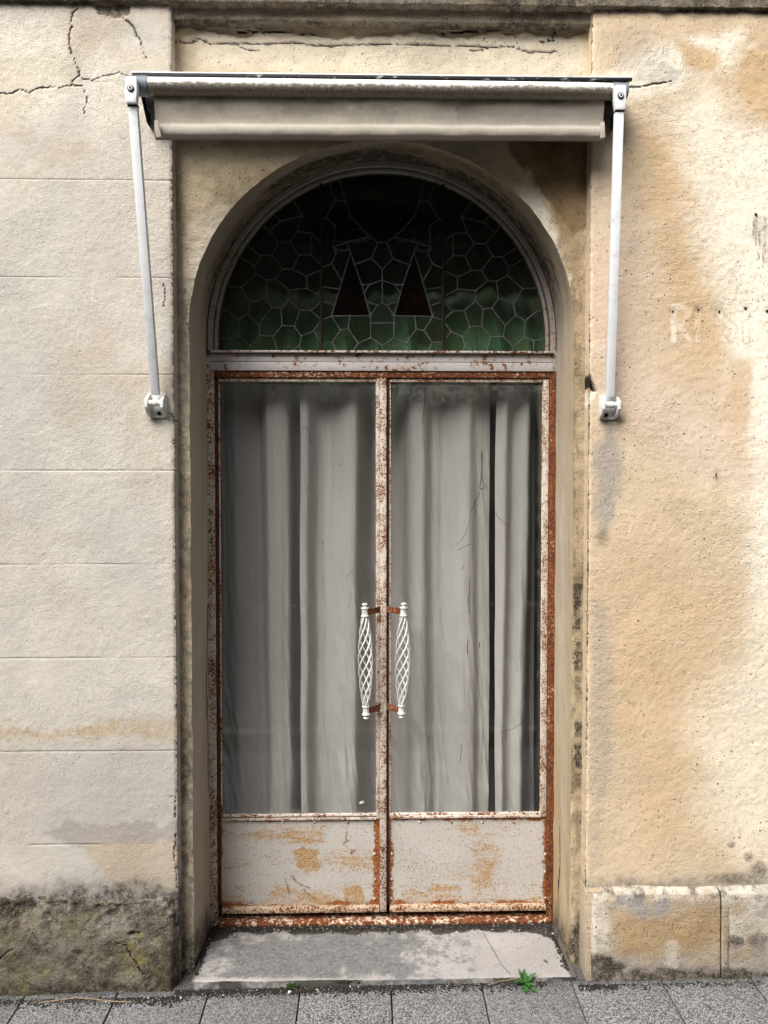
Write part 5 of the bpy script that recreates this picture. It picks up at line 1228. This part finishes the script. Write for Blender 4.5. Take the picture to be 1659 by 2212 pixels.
def arm(sgn):
    if sgn < 0: tp = (291, 207, 2.176); bt = (337, 858)
    else: tp = (1332, 222, 2.272); bt = (1316.5, 862)
    tx, tz = at(tp[0], tp[1], tp[2]); T = Vector((tx, tp[2] - 0.024, tz))
    bx_, bz_ = at(bt[0], bt[1], YW - 0.028); B = Vector((bx_, YW - 0.030, bz_))
    d = (T - B).normalized(); L = (T - B).length
    ya = d; xa = Vector((1, 0, 0)); xa = (xa - d * xa.dot(d)).normalized(); za = xa.cross(ya)
    Mx = Matrix((( xa.x, ya.x, za.x, B.x), (xa.y, ya.y, za.y, B.y), (xa.z, ya.z, za.z, B.z), (0, 0, 0, 1)))   # local Y runs up the arm
    root = MB().box(-0.0125, 0.0125, 0.006, L - 0.030, -0.010, 0.010, 0.002, Mx).build('support_arm', M['arm_white'], awn)
    # top knuckle: cast sleeve, waist and bolt
    k = MB().prism([(-0.0135, -0.036), (0.0135, -0.036), (0.0150, -0.022), (0.0165, -0.010), (0.0165, 0.030), (0.0150, 0.034), (-0.0150, 0.034), (-0.0165, 0.030), (-0.0165, -0.010), (-0.0150, -0.022)], 0.022,
                   Matrix.Translation(T) @ Matrix.Translation((0, -0.012, 0)), 0.002)
    k.build('knuckle', M['arm_white'], root)
    Ms = Matrix.Translation(T + Vector((0, -0.0115, 0.002))) @ Matrix.Rotation(R(90), 4, 'X')
    MB().lathe([(0.0095, 0), (0.0095, 0.003), (0.0070, 0.0032)], Ms, 20).build('bolt_washer', M['screw'], root)
    MB().lathe([(0.0062, 0.003), (0.0062, 0.0055), (0.0035, 0.0056)], Ms, 16).build('bolt_ring', M['arm_white'], root)
    MB().lathe([(0.0034, 0.0050), (0.0034, 0.0066), (0.001, 0.0067)], Ms, 12).build('bolt', M['screw'], root)
    MB().box(-0.0130, 0.0130, L - 0.040, L - 0.034, -0.0112, 0.0106, 0.0005, Mx).build('collar_ring', M['screw'], root)
    # wall bracket
    cx, cz = at(bt[0], bt[1] + 15, YW - 0.02)
    wb = put('wall_bracket', MB().prism([(-0.022, 0.036), (0.022, 0.036), (0.030, 0.018), (0.030, -0.020), (0.020, -0.040), (-0.018, -0.040), (-0.028, -0.020), (-0.028, 0.018)], 0.007,
             Matrix.Translation((cx, YW - 0.006, cz)), 0.0018).mesh('plate'), M['bracket'], awn)
    for sx, nm in ((-1, 'cheek'), (1, 'cheek')):
        c = MB(); bm_ = bmesh.new()
        prof = [(YW - 0.004, cz + 0.034), (YW - 0.026, cz + 0.026), (YW - 0.044, cz + 0.010), (YW - 0.044, cz - 0.012), (YW - 0.030, cz - 0.028), (YW - 0.004, cz - 0.038)]
        x0 = cx + sx * 0.0235 - 0.0045; x1 = x0 + 0.009
        f0 = [bm_.verts.new((x0, y, z)) for y, z in prof]; f1 = [bm_.verts.new((x1, y, z)) for y, z in prof]
        bm_.faces.new(f0); bm_.faces.new(f1[::-1])
        for j in range(6): bm_.faces.new((f0[j], f1[j], f1[(j + 1) % 6], f0[(j + 1) % 6]))
        bmesh.ops.recalc_face_normals(bm_, faces=bm_.faces); bmesh.ops.bevel(bm_, geom=bm_.edges[:], offset=0.0016, segments=2, profile=.5, affect='EDGES')
        c.add(bm_).build(nm, M['bracket'], wb)
    Mp = Matrix.Translation((cx, YW - 0.032, cz + 0.002)) @ Matrix.Rotation(R(90), 4, 'Y')
    MB().lathe([(0.0085, -0.0075), (0.0105, -0.007), (0.0105, 0.007), (0.0085, 0.0075)], Mp, 22).build('pivot_barrel', M['bracket'], wb)
    MB().lathe([(0.0075, -0.019), (0.0090, -0.0185), (0.0090, -0.0085), (0.0075, -0.008)], Mp, 20).build('pivot_boss', M['bracket'], wb)
    MB().lathe([(0.0075, 0.008), (0.0090, 0.0085), (0.0090, 0.0185), (0.0075, 0.019)], Mp, 20).build('pivot_boss', M['bracket'], wb)
    sx = 0.006 if sgn < 0 else -0.006
    MB().lathe([(0.0062, 0), (0.0062, 0.004), (0.003, 0.0046)], Matrix.Translation((cx + sx, YW - 0.0065, cz - 0.027)) @ Matrix.Rotation(R(90), 4, 'X'), 14).build('screw', M['screw'], wb)
arm(-1); arm(1)

# ------------------------------------------------------------------ small things
def weed():
    x, _ = at(1135, 2112, 2.34); y = 2.338; z = ground_z(x, y) + 0.004
    t = thing('weed', (x, y, z), 'small bright green weed with toothed leaves sprouting at the front of the doorstep', 'plant')
    rr = random.Random(5)
    specs = [(-160, .050, .018, 35), (150, .038, .014, 60), (92, .040, .016, 62), (25, .048, .019, 40), (-55, .046, .022, 8), (-100, .040, .020, 4), (-25, .030, .013, 18), (60, .026, .011, 70)]
    specs += [(190, .036, .016, 22), (115, .046, .018, 44), (-78, .030, .018, 30)]
    for az, L, W, el in specs:
        L *= 1.15; W *= 1.2
        az, el = R(az), R(el)
        dirv = Vector((math.cos(az) * math.cos(el), math.sin(az) * math.cos(el), math.sin(el))); side = Vector((-math.sin(az), math.cos(az), 0)); up = side.cross(dirv) * -1
        if up.z < 0: up = -up
        vs = []; n_ = 9
        for i in range(n_):
            s = i / (n_ - 1); wid = W * (math.sin(math.pi * min(1, 0.06 + s * 0.94) ** 0.8) ** 0.9) * (1.0 if i % 2 else 0.62) * .5
            if i == n_ - 1: wid = 0.0006
            if s < .22: wid = W * .09
            c = Vector((x, y, z)) + dirv * L * s - Vector((0, 0, 1)) * L * 0.30 * s * s * math.cos(el)
            c.z = max(c.z, ground_z(c.x, min(c.y, 2.34)) + 0.003)
            vs += [c - side * wid + up * 0.002, c + Vector((0, 0, -0.0005)), c + side * wid + up * 0.002]
        f = []
        for i in range(n_ - 1):
            for k in (0, 1): f.append((i * 3 + k, i * 3 + k + 1, (i + 1) * 3 + k + 1, (i + 1) * 3 + k))
        me = bpy.data.meshes.new('leaf'); me.from_pydata(vs, [], f); me.update()
        put('leaf', me, M['leaf'], t)
weed()
def tuft():
    x, _ = at(630, 2122, 2.345); y = 2.345; z = ground_z(x, y)
    b = MB(); rr = random.Random(9)
    for i in range(70):
        a = rr.uniform(0, 6.28); r_ = rr.uniform(0, .014); h = rr.uniform(.008, .024)
        p = Vector((x + r_ * math.cos(a) * 1.0, y + r_ * math.sin(a) * .5, z)); tip = p + Vector((rr.uniform(-.012, .012), rr.uniform(-.012, .004), h))
        b.tube([p, p.lerp(tip, .6) + Vector((0, 0, .002)), tip], [.0012, .0016, .0003], 4, False)
    tag(b.build('moss_tuft', M['moss_leaf']), 'little yellow green moss tuft in the joint under the doorstep edge', 'moss')
tuft()
def stone(bm_, c, s, rr):
    b = bmesh.new(); bmesh.ops.create_icosphere(b, subdivisions=1, radius=s)
    for v in b.verts: v.co *= rr.uniform(.65, 1.15)
    bmesh.ops.transform(b, matrix=Matrix.Translation(c) @ Matrix.Rotation(rr.uniform(0, 6), 4, 'Z') @ Matrix.Diagonal((1, rr.uniform(.6, 1), rr.uniform(.45, .8), 1)), verts=b.verts)
    bm_.add(b)
rr = random.Random(21)
for (px, py, lab) in ((937, 2126 + 96 - 96, 'white pebble below the moss tuft'),):
    pass
pb = MB(); xx = AX(622, 2.33); stone(pb, Vector((xx, 2.327, ground_z(xx, 2.327) + .003)), .0085, rr)
tag(pb.build('pebble', M['pebble'], None, False), 'white angular pebble on the pavement right below the moss tuft', 'pebble')
# grit and soil along the foot of wall, step and door
def grit_line(name, mat, spots, seed, smin, smax):
    r2 = np.random.RandomState(seed); vs = []; fs = []
    base = np.array([(0, 0, 1), (1, 0, 0), (0, 1, 0), (-1, 0, 0), (0, -1, 0), (0, 0, -1)], float); tri = [(0, 1, 2), (0, 2, 3), (0, 3, 4), (0, 4, 1), (5, 2, 1), (5, 3, 2), (5, 4, 3), (5, 1, 4)]
    for (x, y, z) in spots:
        s = r2.uniform(smin, smax) * (1.8 if r2.rand() < .05 else 1); a = r2.uniform(0, 6.28); ca, sa = math.cos(a), math.sin(a)
        p = base * r2.uniform(.6, 1.2, (6, 1)) * s; p = np.stack([p[:, 0] * ca - p[:, 1] * sa, p[:, 0] * sa + p[:, 1] * ca, p[:, 2] * .7], 1) + (x, y, z)
        k = len(vs); vs += p.tolist(); fs += [(a_ + k, b_ + k, c_ + k) for a_, b_, c_ in tri]
    me = bpy.data.meshes.new(name); me.from_pydata(vs, [], fs); me.update()
    return tag(put(name, me, mat), kind='stuff')
def spots_for(n, seed, dark):
    r2 = np.random.RandomState(seed); out = []
    for _ in range(n):
        k = r2.rand()
        if k < .42:                          # foot of the step
            x = r2.uniform(AXL - .04, .55); y = SY0 - abs(r2.normal(0, .016)) - .002
            if x > .2 and r2.rand() < .5: continue
            z = ground_z(x, y)
        elif k < .66:                        # door sill
            x = r2.uniform(AXL + .01, AXR - .01); ex = min(x - AXL, AXR - x); y = SY1 - abs(r2.normal(0, .016 + .03 * math.exp(-ex / .05))) - .008; z = SLZ + .001
        elif k < .74:                        # along the jamb feet
            s = r2.choice([-1, 1]); y = r2.uniform(SY0 + .03, SY1); x = (AXL + .012 if s < 0 else AXR - .012) - s * abs(r2.normal(0, .006)); z = SLZ + .001
        elif k < .90:                        # plinth, scored side
            x = r2.uniform(-1.3, AXL - .01); y = YW - .055 - abs(r2.normal(0, .018)); z = ground_z(x, y)
        else:
            x = r2.uniform(AXR - .0, 1.3) if r2.rand() < .4 else r2.uniform(AXR, AXR + .12); y = YW - .050 - abs(r2.normal(0, .012)); z = ground_z(x, y)
        out.append((x, y, z + r2.uniform(0, .002)))
    return out
grit_line('soil', M['soil'], spots_for(8200, 31, True), 31, .0016, .0042)
grit_line('gravel', M['grit'], spots_for(900, 37, False), 37, .0014, .0034)
grit_line('stone_chips', M['pebble'], spots_for(150, 41, False), 41, .0014, .0038)
# a dry root and straws, a dead leaf
def stem(label, pts, r_, mat='dry', name='dry_stem', cat='stem'):
    tag(MB().tube(pts, r_, 6).build(name, M[mat]), label, cat)
def on_slab(px, py, lift=.003):
    # point where the sight line meets the slab top
    d = _f + _r * (px - 829.5) / 1662.0 - _u * (py - 1106.0) / 1662.0; t = (SLZ + lift - CAM_Z) / d[2]; return (float(d[0] * t), float(d[1] * t), SLZ + lift)
def on_pave(px, py, lift=.003):
    d = _f + _r * (px - 829.5) / 1662.0 - _u * (py - 1106.0) / 1662.0; t = 2.35 / d[1]
    for _ in range(20): t = (ground_z(d[0] * t, d[1] * t) + lift - CAM_Z) / d[2]
    return (float(d[0] * t), float(d[1] * t), float(CAM_Z + d[2] * t))
stem('thin dark twig lying diagonally across the pale end of the doorstep', [on_slab(1043, 2014), on_slab(1056, 2036, .006), on_slab(1072, 2064, .005), on_slab(1082, 2082), on_slab(1103, 2104)], .0009, 'dry_leaf', 'twig', 'twig')
stem('pale straw lying beside the weed at the foot of the doorstep', [on_pave(1054, 2128), on_pave(1075, 2121, .005), on_pave(1100, 2117, .006), on_pave(1118, 2113, .012)], .0012, name='straw', cat='straw')
stem('long pale root lying on the pavement along the lichened plinth', [on_pave(85, 2166), on_pave(130, 2160), on_pave(165, 2155), on_pave(200, 2158), on_pave(240, 2163), on_pave(285, 2165)], .0016, name='root', cat='root')
lx = Vector(on_slab(1178, 2076, .003))
lb = bmesh.new(); lv = [lb.verts.new(lx + Vector(p)) for p in ((-.006, .009, 0), (.001, .006, .002), (.006, -.002, .001), (.005, -.010, 0), (-.001, -.006, .003), (-.006, .001, .002))]; lb.faces.new(lv)
tag(MB().add(lb).build('dead_leaf', M['dry_leaf']), 'tiny grey dead leaf on the pale end of the doorstep', 'leaf')
# daddy-long-legs on the ochre wall
sx_, sz_ = at(1545, 1025, YW)
sp = thing('spider', (sx_, YW - .006, sz_), 'tiny long legged spider clinging to the ochre wall', 'spider')
MB().lathe([(.0004, -.0045), (.0018, -.0035), (.0024, -.001), (.0016, .0012), (.0019, .0028), (.0005, .0042)], Matrix.Translation((sx_, YW - .006, sz_)), 10).build('body', M['spider'], sp)
for a in (8, 60, 88, 128, 172, 236, 268, 300):
    a = R(a); L = .022 if abs(math.cos(a)) < .5 else .016
    MB().tube([(sx_, YW - .006, sz_), (sx_ + L * .45 * math.cos(a), YW - .011, sz_ + L * .45 * math.sin(a)), (sx_ + L * math.cos(a), YW - .002, sz_ + L * math.sin(a))], .00035, 4).build('leg', M['spider'], sp)

fx_, fz_ = at(781, 1733, YD + .0165)
MB().prism([(-.009, -.004), (-.004, .004), (.001, .002), (.007, .008), (.006, .001), (.010, -.002), (.002, -.003), (-.003, -.007)], .0008, Matrix.Translation((fx_, YD + .0163, fz_))).build('paint_flake', M['handle_white'])
tag(bpy.data.objects['paint_flake'], 'small white paint flake stuck low on the door pane beneath the twisted handle', 'paint flake')
